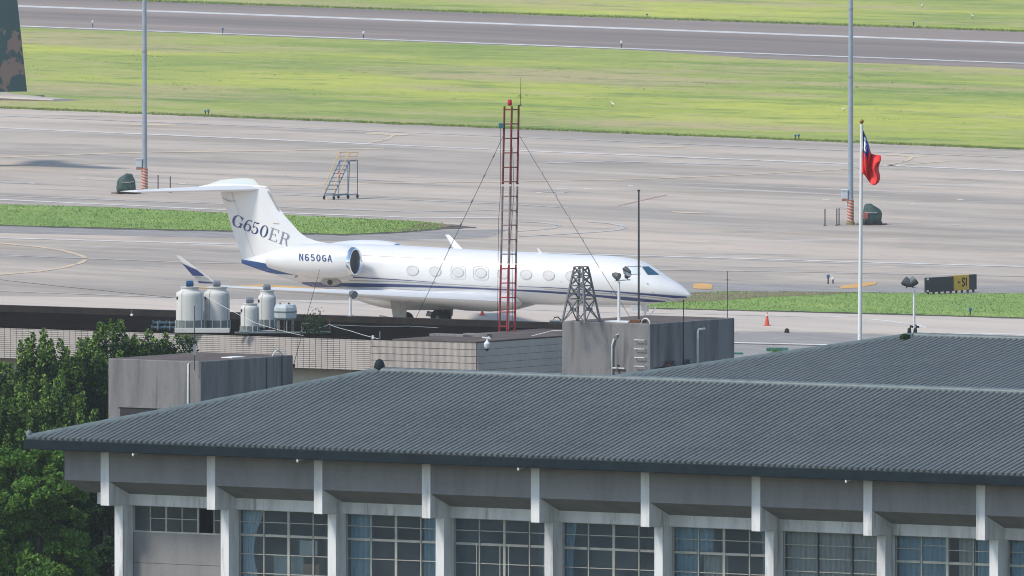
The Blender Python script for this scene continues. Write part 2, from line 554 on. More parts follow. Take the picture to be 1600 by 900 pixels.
# yellow and faded arcs
ribbon('turn_arc', [(-300, 372), (-120, 374), (0, 380), (62, 386), (95, 391), (115, 396), (130, 401), (134, 405), (130, 409), (118, 413.5), (95, 419), (62, 424), (0, 429), (-150, 436)],
       [1.6, 1.6, 1.8, 2.0, 2.4, 3, 3.6, 4, 3.6, 3, 2.5, 2.2, 2.0, 2], PY, '', n=4)
ribbon('turn_arc', [(800, 346), (840, 347.5), (862, 349.5), (874, 352.5), (870, 355.5), (850, 358.5), (808, 361.5)], [1, 1.2, 2, 3, 2.5, 1.5, 1], PF, '', n=4)
ribbon('turn_arc', [(915, 346.5), (950, 349), (970, 352), (977, 355), (968, 358.5), (940, 362), (880, 366), (810, 369.5)], [1, 1.4, 2.4, 3.4, 2.8, 1.6, 1.2, 1], PF, '', n=4)
for dx, dy in ((0, 0), (812, 33.5)):
    ribbon('taxi_branch', [(572 + dx, 209 + dy), (590 + dx, 208 + dy), (612 + dx, 210.5 + dy), (636 + dx, 211 + dy)], [1.4, 3.2, 3.6, 1.4], PC, '', n=4, z=0.02)
    ribbon('taxi_branch', [(615 + dx, 210.5 + dy), (609 + dx, 216 + dy), (598 + dx, 220 + dy), (576 + dx, 223.5 + dy)], [2.6, 2.4, 1.8, 1.2], PC, '', n=4, z=0.022)
ribbon('paint_patch', [(203, 195.5), (240, 195), (275, 196)], [1, 3, 1.5], PC, '')
ribbon('paint_patch', [(998, 229), (1030, 229.5), (1068, 230)], [1.5, 3, 1.5], PC, '')
ribbon('paint_patch', [(1050, 331.5), (1075, 332.5), (1105, 333.5)], [1.5, 2.2, 1.0], PC, '')
ribbon('taxi_centre_line', [(300, 451), (356, 449), (410, 446.5), (455, 449.5), (520, 454), (600, 458)], [1.5, 3, 3.5, 4.0, 4, 3], PO, '', n=5)
ribbon('paint_patch', [(1083, 447.5), (1098, 447.5), (1113, 449)], [7, 10, 7], PO, '', z=0.02)
ribbon('paint_patch', [(1313, 449.5), (1340, 446.5), (1369, 442.5)], [4, 7, 4], PO, '', z=0.02)

TM = [layered('tyre_mark_%d' % k, c, [((0.40, 0.355, 0.315), 0.35, (0.3, 1, 1), RW_ANG, 0.40, 0.62, 0.95), ((0.40, 0.355, 0.315), 2.5, (0.4, 1, 1), RW_ANG, 0.42, 0.7, 0.8)])
      for k, c in enumerate(((0.20, 0.185, 0.175), (0.30, 0.25, 0.21), (0.50, 0.45, 0.40)))]
for k in range(34):
    x0 = random.uniform(-100, 1400)
    y0 = random.uniform(250, 300) if k % 2 else random.uniform(370, 440)
    L_ = random.uniform(160, 520)
    if y0 > 360 and x0 > 700:
        y0 -= 15
    sl_ = random.choice([0.038, 0.038, 0.036, 0.01, -0.02])
    cv = random.uniform(-4, 4)
    ribbon('tyre_mark', [(x0 + L_ * t, y0 + sl_ * L_ * t + cv * t * t) for t in (0, 0.25, 0.5, 0.75, 1.0)], [0.3, random.uniform(0.7, 2.2), random.uniform(0.7, 2.6), random.uniform(0.7, 1.8), 0.3], TM[k % 3], '', z=0.004 + 0.0003 * (k % 6), n=4)

# ------------------------------------------------------------------ grass standing up from the sheets
def tufts(name, n, sampler, hmin, hmax, colours, label):
    vs, fs, mi = [], [], []
    for i in range(n):
        q = sampler()
        if q is None:
            continue
        p = G(*q)
        c = random.randrange(len(colours))
        for k in range(3):
            a = random.uniform(0, math.pi * 2)
            h = random.uniform(hmin, hmax)
            w = h * random.uniform(0.25, 0.55)
            ox, oy = random.gauss(0, 0.25), random.gauss(0, 0.25)
            b = len(vs)
            vs += [(p.x + ox - w * math.cos(a), p.y + oy - w * math.sin(a), 0.02), (p.x + ox + w * math.cos(a), p.y + oy + w * math.sin(a), 0.02),
                   (p.x + ox + random.gauss(0, h * 0.4), p.y + oy + random.gauss(0, h * 0.4), 0.02 + h)]
            fs.append((b, b + 1, b + 2))
            mi.append(c)
    m = MB()
    m.v, m.f, m.m = vs, fs, mi
    return tag(m.build(name, colours, fix=False), label, 'grass', kind='stuff')


def poly_sampler(top, bot, x0, x1):
    tx_, ty_ = [p[0] for p in top], [p[1] for p in top]
    bx_, by_ = [p[0] for p in bot], [p[1] for p in bot]

    def f():
        x = random.uniform(x0, x1)
        a, b = np.interp(x, tx_, ty_), np.interp(x, bx_, by_)
        return (x, a + (b - a) * random.random())
    return f


GT = [mat('grass_blades_green', (0.175, 0.275, 0.07), 0.8), mat('grass_blades_dark', (0.145, 0.24, 0.062), 0.8), mat('grass_blades_yellow', (0.28, 0.35, 0.10), 0.8),
      mat('grass_blades_mid', (0.205, 0.30, 0.075), 0.8)]
GF = [mat('field_blades_dark', (0.14, 0.20, 0.05), 0.8), mat('field_blades_green', (0.20, 0.26, 0.06), 0.8), mat('field_blades_straw', (0.26, 0.235, 0.1), 0.8),
      mat('field_blades_yellow', (0.33, 0.37, 0.06), 0.8)]
tufts('island_grass_blades', 7000, poly_sampler(ISL_T[1:], ISL_B[1:], -100, 685), 0.04, 0.11, GT, 'lush green grass on the pointed island left of the jet')
tufts('strip_grass_blades', 5500, poly_sampler(STR_T, STR_B, 1020, 1700), 0.035, 0.09, GT, 'green grass on the strip right of the nose of the jet')


def field_sampler():
    x = random.uniform(-60, 1660)
    a, b = lb(x) + 10, tx(x) - 1
    return (x, a + (b - a) * random.random() ** 1.1)


_clumps = []
for _ in range(90):
    x = random.uniform(-20, 1620)
    a, b = lb(x) + 12, tx(x) - 6
    _clumps.append((x, a + (b - a) * (0.15 + 0.6 * random.random()), random.uniform(5, 30), random.uniform(0.4, 1.4)))


def clump_sampler():
    c = random.choice(_clumps)
    x = c[0] + random.gauss(0, c[2])
    return (x, c[1] + random.gauss(0, c[3]) + (x - c[0]) * 0.04)


tufts('field_grass_blades', 5000, field_sampler, 0.03, 0.07, GF, 'mown grass between runway and apron')
tufts('field_rank_grass', 700, clump_sampler, 0.04, 0.11, GF[:2], 'dark rank tufts in the grass between runway and apron')


def edge_sampler():
    x = random.uniform(-60, 1660)
    return (x, tx(x) + random.uniform(-1.3, 0.4))


tufts('field_edge_grass', 4500, edge_sampler, 0.05, 0.15, GF[:2], 'ragged grass along the apron edge')


def runway_edge_sampler():
    x = random.uniform(-60, 1660)
    return (x, rt(x) + random.uniform(-1.5, 0.3))


tufts('runway_edge_grass', 3500, runway_edge_sampler, 0.05, 0.18, GF[:2], 'ragged grass along the far runway edge')

# ------------------------------------------------------------------ building materials
M['concrete'] = layered('bare_concrete', (0.20, 0.193, 0.195), [
    ((0.11, 0.107, 0.112), 1.1, (1, 1, 0.16), 0, 0.44, 0.64, 0.85),
    ((0.25, 0.24, 0.225), 1.6, (1, 1, 0.4), 0, 0.55, 0.75, 0.6),
    ((0.065, 0.065, 0.07), 2.6, (1, 1, 0.07), 0, 0.54, 0.68, 0.75),
    ((0.13, 0.125, 0.12), 18.0, (1, 1, 1), 0, 0.5, 0.75, 0.6)])
M['roof_top'] = layered('weathered_roof_deck', (0.115, 0.09, 0.08), [
    ((0.06, 0.05, 0.046), 1.0, (1, 1, 1), 0, 0.4, 0.65, 0.9), ((0.18, 0.15, 0.13), 4.0, (1, 1, 1), 0, 0.6, 0.8, 0.6)])
M['black_roof'] = layered('blackened_roof', (0.008, 0.0075, 0.0075), [
    ((0.022, 0.018, 0.016), 1.5, (1, 1, 1), 0, 0.45, 0.65, 0.9), ((0.006, 0.006, 0.006), 5.0, (1, 1, 1), 0, 0.5, 0.7, 0.8)], rough=1.0, spec=0.0)
M['black_parapet'] = layered('blackened_parapet', (0.026, 0.022, 0.02), [
    ((0.014, 0.012, 0.012), 2.0, (1, 1, 0.4), 0, 0.45, 0.65, 0.9), ((0.045, 0.037, 0.032), 9.0, (1, 1, 1), 0, 0.58, 0.75, 0.7)])
M['tile'] = layered('cream_facing_tile', (0.46, 0.41, 0.375), [
    ((0.36, 0.32, 0.30), 0.7, (1, 1, 0.3), 0, 0.45, 0.7, 0.7), ((0.52, 0.47, 0.43), 7.0, (1, 1, 1), 0, 0.5, 0.7, 0.6)], rough=0.6)
M['grout'] = mat('dark_grout', (0.12, 0.10, 0.105), 0.9, var=0.3, scale=2)
M['white_wall'] = layered('white_painted_concrete', (0.68, 0.68, 0.68), [
    ((0.48, 0.47, 0.46), 1.4, (1, 1, 0.2), 0, 0.44, 0.64, 0.85), ((0.30, 0.28, 0.26), 3.2, (1, 1, 0.10), 0, 0.56, 0.68, 0.8)], rough=0.75)
M['pebble'] = layered('grey_pebble_dash', (0.235, 0.228, 0.228), [
    ((0.16, 0.155, 0.155), 1.2, (1, 1, 0.25), 0, 0.45, 0.7, 0.7), ((0.25, 0.24, 0.235), 22.0, (1, 1, 1), 0, 0.52, 0.7, 0.6),
    ((0.10, 0.095, 0.097), 30.0, (1, 1, 1), 0, 0.54, 0.7, 0.6)])
M['rooftile'] = layered('slate_blue_roof_tile', (0.135, 0.148, 0.143), [
    ((0.075, 0.086, 0.082), 0.22, (1, 1, 1), 0, 0.44, 0.68, 0.5), ((0.17, 0.175, 0.155), 0.35, (1, 1, 1), 0, 0.54, 0.72, 0.35), ((0.18, 0.195, 0.188), 3.5, (1, 1, 1), 0, 0.52, 0.72, 0.7),
    ((0.075, 0.088, 0.08), 9.0, (1, 1, 1), 0, 0.56, 0.75, 0.7)], rough=0.5, spec=0.4)
M['rooftrim'] = layered('slate_blue_ridge_tile', (0.115, 0.145, 0.15), [
    ((0.07, 0.09, 0.095), 2.5, (1, 1, 1), 0, 0.45, 0.68, 0.9)], rough=0.5, spec=0.4)
M['gutter'] = mat('dark_teal_gutter', (0.008, 0.018, 0.024), 0.6, var=0.4, scale=3, spec=0.15)
M['frame'] = mat('aluminium_window_frame', (0.43, 0.42, 0.37), 0.5, var=0.25, scale=3)
M['glass'] = glass_mat('window_glass', (0.86, 0.91, 0.93), 1.0)
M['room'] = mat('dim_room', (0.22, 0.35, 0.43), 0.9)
M['curtain'] = mat('blue_curtain_cloth', (0.31, 0.46, 0.54), 0.85, var=0.25, scale=3, stretch=(3, 3, 0.2))
M['curtain_pale'] = mat('pale_curtain_cloth', (0.60, 0.70, 0.76), 0.85, var=0.25, scale=3, stretch=(3, 3, 0.2))
M['curtain_grey'] = mat('grey_brown_blind_cloth', (0.50, 0.47, 0.42), 0.85, var=0.25, scale=3, stretch=(3, 3, 0.2))
M['pipe_white'] = mat('white_pipe', (0.62, 0.64, 0.63), 0.4, var=0.2, scale=5)
M['rust'] = mat('rusty_iron', (0.16, 0.075, 0.045), 0.85, var=0.5, scale=12)
M['steel'] = mat('galvanised_steel', (0.30, 0.31, 0.32), 0.5, metal=0.3, var=0.25, scale=6)
M['dark_steel'] = mat('dark_steel', (0.05, 0.055, 0.065), 0.55, var=0.3, scale=6)
M['black'] = mat('black_rubber', (0.018, 0.018, 0.02), 0.7)
M['white'] = mat('white_paint', (0.72, 0.72, 0.71), 0.45, var=0.08, scale=3)

PHI = R(34)
UX, UY = math.cos(PHI), -math.sin(PHI)         # along the facade, to the right and nearer
NX, NY = math.sin(PHI), math.cos(PHI)          # into the building


def rect_panel(mb, x0, x1, y0, y1, z0, z1):
    return mb.box(x0, x1, y0, y1, z0, z1)


# ------------------------------------------------------------------ office block in front
Y0 = 546.0
ZG = 13.0
fin_px = [157, 325, 493, 665, 835, 1005, 1180, 1350, 1525]


def facade_a(px, z):
    """distance along the facade line (through X=0, Y=Y0) seen at column px"""
    lo, hi = -60.0, 60.0
    for _ in range(60):
        mid = (lo + hi) / 2
        X, Y = mid * UX, Y0 + mid * UY
        d = Y * math.cos(PIT) + (H - z) * math.sin(PIT)
        if 800 + F * X / d < px:
            lo = mid
        else:
            hi = mid
    return lo


A0, A8 = facade_a(157, 12), facade_a(1525, 12)
BAY = (A8 - A0) / 8
FW = 0.335
block = thing('office_block', 'long grey office block with slate blue hipped roof and white columns in front', 'building',
              (A0 * UX, Y0 + A0 * UY, 0), -PHI)
# local frame: x along the facade from the first bracket, y inwards from the bracket fronts, z up
NB = 10
zf0 = ZG - 0.98           # fascia bottom
zl1 = zf0 - 0.46          # lintel top
zl0 = zl1 - 0.36          # lintel bottom
zb = ZG - 1.77            # bracket bottom
WPL = 1.33                # window plane
XEND = NB * BAY + 0.6


def side_stub(x):
    return None


for i in range(NB + 1):
    x = i * BAY
    m = MB()
    m.prism([(0.0, ZG + 0.1), (0.0, zb), (0.80, zb), (1.20, zb), (1.20, ZG + 0.1)], x, x + FW, axis='x')
    m.build('bracket', M['white_wall'], block, bevel=0.012)
    m = MB()
    m.box(x + 0.003, x + FW - 0.003, 0.78, 1.36, 0.0, zb)
    m.build('column', M['white_wall'], block, bevel=0.012)
for i in range(-1, NB):
    x0 = i * BAY + FW if i >= 0 else -1.46
    x1 = (i + 1) * BAY if i >= 0 else 0.0
    m = MB()
    m.box(x0, x1, 0.03, 0.16, zf0, ZG + 0.25)
    m.build('fascia_panel', M['pebble'], block)
    m = MB()
    m.prism([(0.035, zf0), (0.16, zf0), (1.18, zl1 + 0.06), (1.18, zl1)], x0, x1, axis='x')
    m.build('sloping_soffit', M['pebble'], block)
    m = MB()
    m.box(max(x0, -0.95), x1, 1.16, 1.50, zl0, zl1 + 0.03)
    m.build('lintel', M['white_wall'], block)
# left return of the overhang and solid body behind the glass line
m = MB()
m.prism([(0.035, zf0 + 0.01), (0.035, ZG + 0.2), (12.0, ZG + 0.2), (12.0, zl1), (1.18, zl1)], -1.45, -1.33, axis='x')
m.build('end_fascia', M['pebble'], block)
m = MB()
m.prism([(0.035, zf0 + 0.01), (0.035, ZG + 0.2), (12.0, ZG + 0.2), (12.0, zl1), (1.18, zl1)], XEND + 1.2, XEND + 1.32, axis='x')
m.build('end_fascia', M['pebble'], block)
m = MB()
m.box(NB * BAY + FW, XEND + 1.2, 0.03, 0.16, zf0, ZG + 0.25)
m.build('fascia_panel', M['pebble'], block)
m = MB()
m.box(0.0, 0.25, 1.37, 12.0, 0, zl1)
m.box(0.25, XEND, 11.75, 12.0, 0, zl1)
m.box(XEND, XEND + 0.25, 1.37, 12.0, 0, zl1)
m.build('rear_wall', M['pebble'], block)
m = MB()
m.box(0.25, XEND, 1.52, 11.75, zl0 - 0.02 + 0.3, zl0 + 0.5)
m.box(0.25, XEND, 1.40, 11.75, zl0 - 3.0, zl0 - 2.8)
m.build('floor_slab', M['room'], block)
m = MB()
m.box(0.25, XEND, 6.4, 6.5, zl0 - 2.8, zl0 + 0.3)
for i in range(0, NB + 1):
    m.box(i * BAY + 0.10, i * BAY + 0.22, 1.42, 6.4, zl0 - 2.8, zl0 + 0.3)
m.build('room_wall', M['room'], block)
m = MB()
m.box(0.25, XEND, 1.36, 1.50, 0, zl0 - 2.62)
m.build('sill_wall', M['pebble'], block)

pane_me = {}


def pane(parent, x0, x1, z0, z1, y, material=None):
    key = (round(x1 - x0, 3), round(z1 - z0, 3), material or 'glass')
    if key not in pane_me:
        mm = MB().box(0, x1 - x0, -0.004, 0.004, 0, z1 - z0)
        o = mm.build('pane', M[material or 'glass'], parent)
        pane_me[key] = o.data
    else:
        o = bpy.data.objects.new('pane', pane_me[key])
        COL.objects.link(o)
        o.parent = parent
    o.location = (x0, y, z0)
    return o


def piece(name, x0, x1, y0, y1, z0, z1, material, parent):
    return MB().box(x0, x1, y0, y1, z0, z1).build(name, M[material], parent)


ROWS = [0.0, 0.40, 0.83, 1.45, 2.07, 2.62]        # glazing lines below the lintel
ORD = ['first', 'second', 'third', 'fourth', 'fifth', 'sixth', 'seventh', 'eighth', 'ninth', 'tenth']
for i in range(NB):
    x0, x1 = i * BAY + FW, (i + 1) * BAY
    w = bpy.data.objects.new('window', None)
    COL.objects.link(w)
    w.parent = block
    W = x1 - x0
    zt = zl0
    if i == 0:
        zb_ = zt - 0.83
        xs = [x0 + 0.04 + (W - 0.08) * k / 6 for k in range(7)]
        piece('frame', x0, x1, 1.37, 1.43, zb_ - 0.05, zb_, 'frame', w)
        piece('frame', x0, x1, 1.37, 1.43, zt - 0.03, zt - 0.001, 'frame', w)
        piece('frame', x0, x0 + 0.05, 1.371, 1.429, zb_, zt - 0.03, 'frame', w)
        for k in range(1, 6):
            t = 0.028 if k in (2, 4) else 0.015
            piece('mullion', xs[k] - t, xs[k] + t, 1.372, 1.428, zb_, zt - 0.03, 'frame', w)
        for k in range(6):
            if k == 4:
                continue          # this sash stands open
            pane(w, xs[k], xs[k + 1], zb_, zt - 0.03, 1.40)
            if k > 0:
                piece('glazing_bar', xs[k] + 0.02, xs[k + 1] - 0.02, 1.38, 1.42, zt - 0.425, zt - 0.40, 'frame', w)
        m = MB()
        m.box(x0, x1, 1.37, 1.48, zb_ - 1.05, zb_ - 0.052)
        m.build('spandrel_panel', M['pebble'], block)
        m = MB()
        m.box(x0, x1, 1.37, 1.48, zb_ - 2.6, zb_ - 1.062)
        m.build('spandrel_panel', M['pebble'], block)
        continue
    ncol = 3 if i == 6 else 4
    xs = [x0 + W * k / ncol for k in range(ncol + 1)]
    rows = [0.0, 0.44, 0.86, 1.28, 1.70, 2.2, 2.62] if i == 6 else list(ROWS)
    piece('frame', x0, x1, 1.37, 1.44, zt - 0.03, zt - 0.001, 'frame', w)
    piece('frame', x0, x0 + 0.035, 1.371, 1.439, zt - 2.62, zt - 0.03, 'frame', w)
    for k in range(1, ncol):
        t = (0.045 if k * 2 == ncol else 0.018)
        sh = 0.0
        z1 = zt - 0.03
        if i == 3 and k == 1:
            piece('mullion', xs[k] - 0.12, xs[k] - 0.09, 1.366, 1.40, zt - 2.62, zt - 0.87, 'frame', w)
        if i == 3 and k == 2:
            for dx in (-0.17, 0.16):
                piece('mullion', xs[k] + dx - 0.015, xs[k] + dx + 0.015, 1.366, 1.40, zt - 2.62, zt - 0.87, 'frame', w)
        piece('mullion', xs[k] - t, xs[k] + t, 1.365, 1.435, zt - 2.62, z1, 'dark_steel' if i == 6 else 'frame', w)
    for j in range(1, len(rows) - 1):
        t = 0.04 if (j == 2 and i != 6) else 0.013
        for k in range(ncol):
            dz = 0.0
            if i == 7 and j == 1:
                dz = 0.10 if k == 1 else -0.02
            if i == 7 and j == 3 and k < 2:
                continue
            piece('glazing_bar', xs[k] + 0.046, xs[k + 1] - 0.046, 1.375, 1.43, zt - rows[j] - t + dz, zt - rows[j] + t + dz, 'frame', w)
    for j in range(len(rows) - 1):
        for k in range(ncol):
            pane(w, xs[k], xs[k + 1], zt - rows[j + 1], zt - rows[j], 1.405 + 0.0005 * ((j + k) % 2))


def curtain(i, u0, u1, z0, z1, material, label, gather=0.0, y=1.51, cat='curtain', side=0):
    """pleated cloth in bay i between fractions u0..u1 of the opening, tapered by gather towards one side"""
    x0 = i * BAY + FW
    W = BAY - FW
    n = max(10, int((u1 - u0) * W / 0.035))
    m = MB()
    vs, fs = [], []
    rowsn = 8
    ph = random.uniform(0, 6)
    for r in range(rowsn + 1):
        t = r / rowsn
        g0 = gather * math.sin(math.pi * min(1, t * 0.9)) if gather else 0
        for k in range(n + 1):
            u = k / n
            ux = u0 + (u1 - u0) * (u * (1 - g0) if side == 0 else 1 - (1 - u) * (1 - g0))
            xx = x0 + W * ux
            vs.append((xx, y + 0.045 * math.sin(k * 1.15 + ph + 0.5 * math.sin(t * 2)) + 0.015 * math.sin(k * 0.37), zl0 + 0.1 - z0 - (z1 - z0) * t))
    for r in range(rowsn):
        for k in range(n):
            a = r * (n + 1) + k
            fs.append((a, a + 1, a + n + 2, a + n + 1))
    m.add(vs, fs)
    o = m.build('curtain', M[material], None, smooth=True)
    o.location = block.location
    o.rotation_euler = block.rotation_euler
    so = o.modifiers.new('thickness', 'SOLIDIFY')
    so.thickness = 0.006
    return tag(o, label, cat, 'curtains behind the office windows')


curtain(1, 0.02, 0.26, 0, 2.6, 'curtain_pale', 'pale thin curtain drawn aside left in the second office window from the left', 0.55)
curtain(1, 0.86, 1.0, 0, 2.6, 'curtain_pale', 'pale thin curtain at the right edge of the second office window from the left', 0.5, side=1)
curtain(2, 0.02, 0.25, 0, 2.6, 'curtain', 'blue pleated curtain left in the third office window from the left', 0.0)
curtain(2, 0.77, 1.0, 0, 2.6, 'curtain', 'blue curtain right in the third office window from the left', 0.0)
curtain(4, 0.0, 0.13, 0, 2.6, 'curtain', 'narrow gathered blue curtain left in the fifth office window from the left', 0.35)
curtain(4, 0.93, 1.0, 0, 2.6, 'curtain', 'narrow blue curtain strip right in the fifth office window from the left', 0.3, side=1)
curtain(5, 0.01, 0.38, 0, 0.9, 'curtain', 'blue curtain behind the upper left panes of the sixth office window', 0.0)
curtain(5, 0.02, 0.25, 0.9, 2.6, 'curtain', 'blue curtain behind the lower left panes of the sixth office window', 0.1, y=1.53)
curtain(5, 0.84, 1.0, 0, 2.6, 'curtain', 'blue curtain right in the sixth office window from the left', 0.15, side=1)
curtain(5, 0.27, 0.5, 0.9, 2.6, 'curtain_grey', 'grey brown curtain in the middle of the sixth office window', 0.0, y=1.60)
curtain(6, 0.0, 1.0, 0, 2.6, 'curtain_grey', 'grey brown pleated blind filling the seventh office window', 0.0)
curtain(7, 0.02, 0.5, 0, 2.6, 'curtain', 'wide blue curtain left in the eighth office window from the left', 0.0)
curtain(7, 0.60, 0.76, 0, 2.6, 'curtain_grey', 'grey brown curtain in the middle of the eighth office window', 0.0)
curtain(7, 0.77, 1.0, 0, 2.6, 'curtain', 'blue curtain right in the eighth office window from the left', 0.0)
curtain(8, 0.0, 1.0, 0, 2.6, 'curtain', 'blue curtain filling the rightmost office window', 0.0)


def board(name, i, u0, u1, z0, z1, y, colour, label, cat):
    x0 = i * BAY + FW
    W = BAY - FW
    m = MB()
    m.box(x0 + W * u0, x0 + W * u1, y, y + 0.06, zl0 - z1, zl0 - z0)
    o = m.build(name, mat(name + '_surface', colour, 0.7, var=0.1), None, bevel=0.008)
    o.location = block.location
    o.rotation_euler = block.rotation_euler
    return tag(o, label, cat)


board('notice_board', 1, 0.56, 0.74, 0.96, 1.44, 1.66, (0.62, 0.62, 0.58), 'white sheet behind the second office window from the left', 'notice')
board('cabinet', 1, 0.28, 0.52, 1.46, 2.6, 1.75, (0.45, 0.50, 0.49), 'pale grey green cabinet low in the second office window', 'cabinet')
board('storage_box', 1, 0.60, 0.76, 1.72, 2.5, 1.66, (0.45, 0.24, 0.17), 'salmon coloured box low in the second office window', 'box')
board('paper_stack', 1, 0.52, 0.60, 1.50, 2.4, 1.66, (0.42, 0.48, 0.48), 'pale folder stack beside the salmon box in the second window', 'papers')
board('shelf_unit', 3, 0.80, 0.99, 0.66, 2.4, 1.85, (0.42, 0.44, 0.44), 'pale shelf unit at the right of the fourth office window', 'shelf')
board('door_panel', 7, 0.34, 0.49, 0.90, 2.5, 1.56, (0.72, 0.72, 0.74), 'white panel low in the eighth office window', 'panel')
board('ceiling_lamp', 4, 0.36, 0.41, 0.02, 0.05, 2.6, (0.75, 0.75, 0.72), 'small white ceiling lamp inside the fifth office window', 'lamp')


# ------------------------------------------------------------------ tiled hip roofs
def hip_roof(root, xl, xr, yf, run, ze, rise, xcut, period=0.225, row=1.3):
    """roof over local x xl..xr with front eave at yf; pieces become parts of root"""
    roof = bpy.data.objects.new('roof', None)
    COL.objects.link(roof)
    roof.parent = root
    sl = rise / run
    zr = ze + rise
    yb = yf + 2 * run
    m = MB()
    A, B, C, D = (xl, yf, ze), (xr, yf, ze), (xr, yb, ze), (xl, yb, ze)
    E, Fp = (xl + run, yf + run, zr), (xr - run, yf + run, zr)
    dn = 0.05
    m.add([(p[0], p[1], p[2] - dn) for p in (A, B, C, D, E, Fp)], [(0, 1, 5, 4), (1, 2, 5), (2, 3, 4, 5), (3, 0, 4), (3, 2, 1, 0)])
    m.build('roof_deck', M['rooftile'], roof)
    # barrel tiles, one overlapping the next, laid in columns up the front slope
    vs, fs = [], []
    prof = [(0.0, 0.0), (0.42, 0.0), (0.43, 0.085), (0.50, 0.125), (0.60, 0.145), (0.71, 0.15), (0.82, 0.145), (0.92, 0.125), (0.99, 0.085), (1.0, 0.0)]
    L = math.hypot(1, sl)
    nx, nz = -sl / L, 1 / L       # normal of the slope in (y, z)
    ncol = int((xcut - xl) / period)
    for c in range(ncol):
        cx = xl + c * period
        xm = cx + period / 2
        lim = min(run, xm - xl, xr - xm)
        if lim <= 0.1:
            continue
        y = 0.0
        k = 0
        jit = random.uniform(-0.012, 0.012)
        while y < lim - 0.02:
            y1 = min(y + row, lim)
            b = len(vs)
            off = random.uniform(-0.004, 0.004)
            for (yy, up) in ((y - 0.02, 0.008), (y1, 0.002)):
                for (u, h) in prof:
                    hh = h + up + off
                    vs.append((cx + u * period + jit * 0.3, yf + yy + nx * hh, ze + sl * yy + nz * hh))
            n = len(prof)
            for q in range(n - 1):
                fs.append((b + q, b + q + 1, b + n + q + 1, b + n + q))
            # butt end of the tile, seen from below the step
            bb = len(vs)
            for (u, h) in prof:
                vs.append((cx + u * period + jit * 0.3, yf + y - 0.02, ze + sl * (y - 0.02) - 0.005))
            for q in range(n - 1):
                fs.append((bb + q, bb + q + 1, b + q + 1, b + q))
            y = y1
            k += 1
    m = MB()
    m.v, m.f, m.m = vs, fs, [0] * len(fs)
    o = m.build('roof_tiles', M['rooftile'], roof, fix=False, kind='stuff')
    o.data.polygons.foreach_set('use_smooth', [True] * len(o.data.polygons))
    e = o.modifiers.new('edges', 'EDGE_SPLIT')
    e.split_angle = R(50)
    # ridge and hips of round capping tiles
    def capping(a, b, n):
        a, b = Vector(a), Vector(b)
        for i in range(n):
            p, q = a.lerp(b, i / n), a.lerp(b, (i + 1.06) / n)
            t = (q - p).normalized()
            u = t.cross(Vector((0, 0, 1))).normalized()
            w = u.cross(t).normalized()
            rings = []
            for (pt, r) in ((p, 0.155), (q, 0.145)):
                rings.append([pt + u * (r * math.cos(g_)) + w * (r * math.sin(g_) * 0.95 + 0.03) for g_ in [math.pi * k / 8 for k in range(9)]] + [pt - u * 0.155 - w * 0.12, pt + u * 0.155 - w * 0.12])
            mm = MB().loft(rings)
            mm.build('ridge_tile', M['rooftrim'], roof)
    nr = int((min(xcut, xr - run) - (xl + run)) / 0.62)
    xe = min(xcut, xr - run)
    capping((xl + run, yf + run, zr + 0.04), (xe, yf + run, zr + 0.04), max(nr, 3))
    hl = math.sqrt(2 * run * run + rise * rise)
    capping((xl - 0.02, yf - 0.02, ze + 0.04), (xl + run, yf + run, zr + 0.05), int(hl / 0.62))
    if xcut >= xr:
        capping((xr + 0.02, yf - 0.02, ze + 0.04), (xr - run, yf + run, zr + 0.05), int(hl / 0.62))
    # gutter and eave board
    m = MB()
    m.box(xl - 0.08, xcut, yf - 0.16, yf - 0.035, ze - 0.26, ze + 0.065)
    m.build('gutter', M['gutter'], roof, bevel=0.02)
    m = MB()
    m.box(xl, xcut, yf + 0.10, yf + 1.6, ze - 0.20, ze - 0.09)
    m.box(xl - 0.02, xl + 1.2, yf + 1.6, yb - 0.2, ze - 0.20, ze - 0.09)
    m.build('eave_board', M['gutter'], roof)
    return roof, (xl + run, yf + run, zr)


ZE = ZG + 0.22
def local_x(root, px, py, yl):
    """local x of the point seen at the pixel in the plane local y = yl of a thing"""
    o = root.location + Vector((NX, NY, 0)) * yl
    p = on_plane(px, py, o, (NX, NY, 0))
    return to_local(root, p)


EV = -0.75
cl = local_x(block, 44, 693, EV)
ed = local_x(block, 800, 717, EV)
ZE = ed.z
rdg = local_x(block, 595, 584, EV + 8.0)
run1 = 8.0
for _ in range(20):
    rdg = local_x(block, 595, 584, EV + run1)
    run1 = rdg.x - cl.x
ROOF1, r1end = hip_roof(block, cl.x, XEND + 2.3, EV, run1, ZE, rdg.z - ZE, XEND + 2.3)
fin_m = MB()
fin_m.lathe([(0.17, -0.05), (0.19, 0.15), (0.16, 0.30), (0.10, 0.40), (0.03, 0.43)], (r1end[0] - 0.05, r1end[1], r1end[2] + 0.05), 12)
fin_m.build('ridge_end_cap', M['gutter'], ROOF1, smooth=True)
m = MB()
m.lathe([(0.09, 0.0), (0.11, 0.1), (0.09, 0.2), (0.04, 0.25)], (cl.x + 0.02, EV + 0.02, ZE + 0.1), 10)
m.build('hip_end_cap', M['rooftrim'], ROOF1, smooth=True)
for px, py in ((211, 706), (468, 713), (813, 725), (1325, 743)):
    q = local_x(block, px, py, EV - 0.02)
    m = MB()
    m.tube([(q.x, EV + 0.15, ZE - 0.26), (q.x, EV + 0.0, ZE - 0.27), (q.x, EV - 0.12, ZE - 0.29), (q.x, EV - 0.14, ZE - 0.36)], 0.045, 8)
    m.build('gutter_spout', M['pipe_white'], ROOF1, smooth=True)

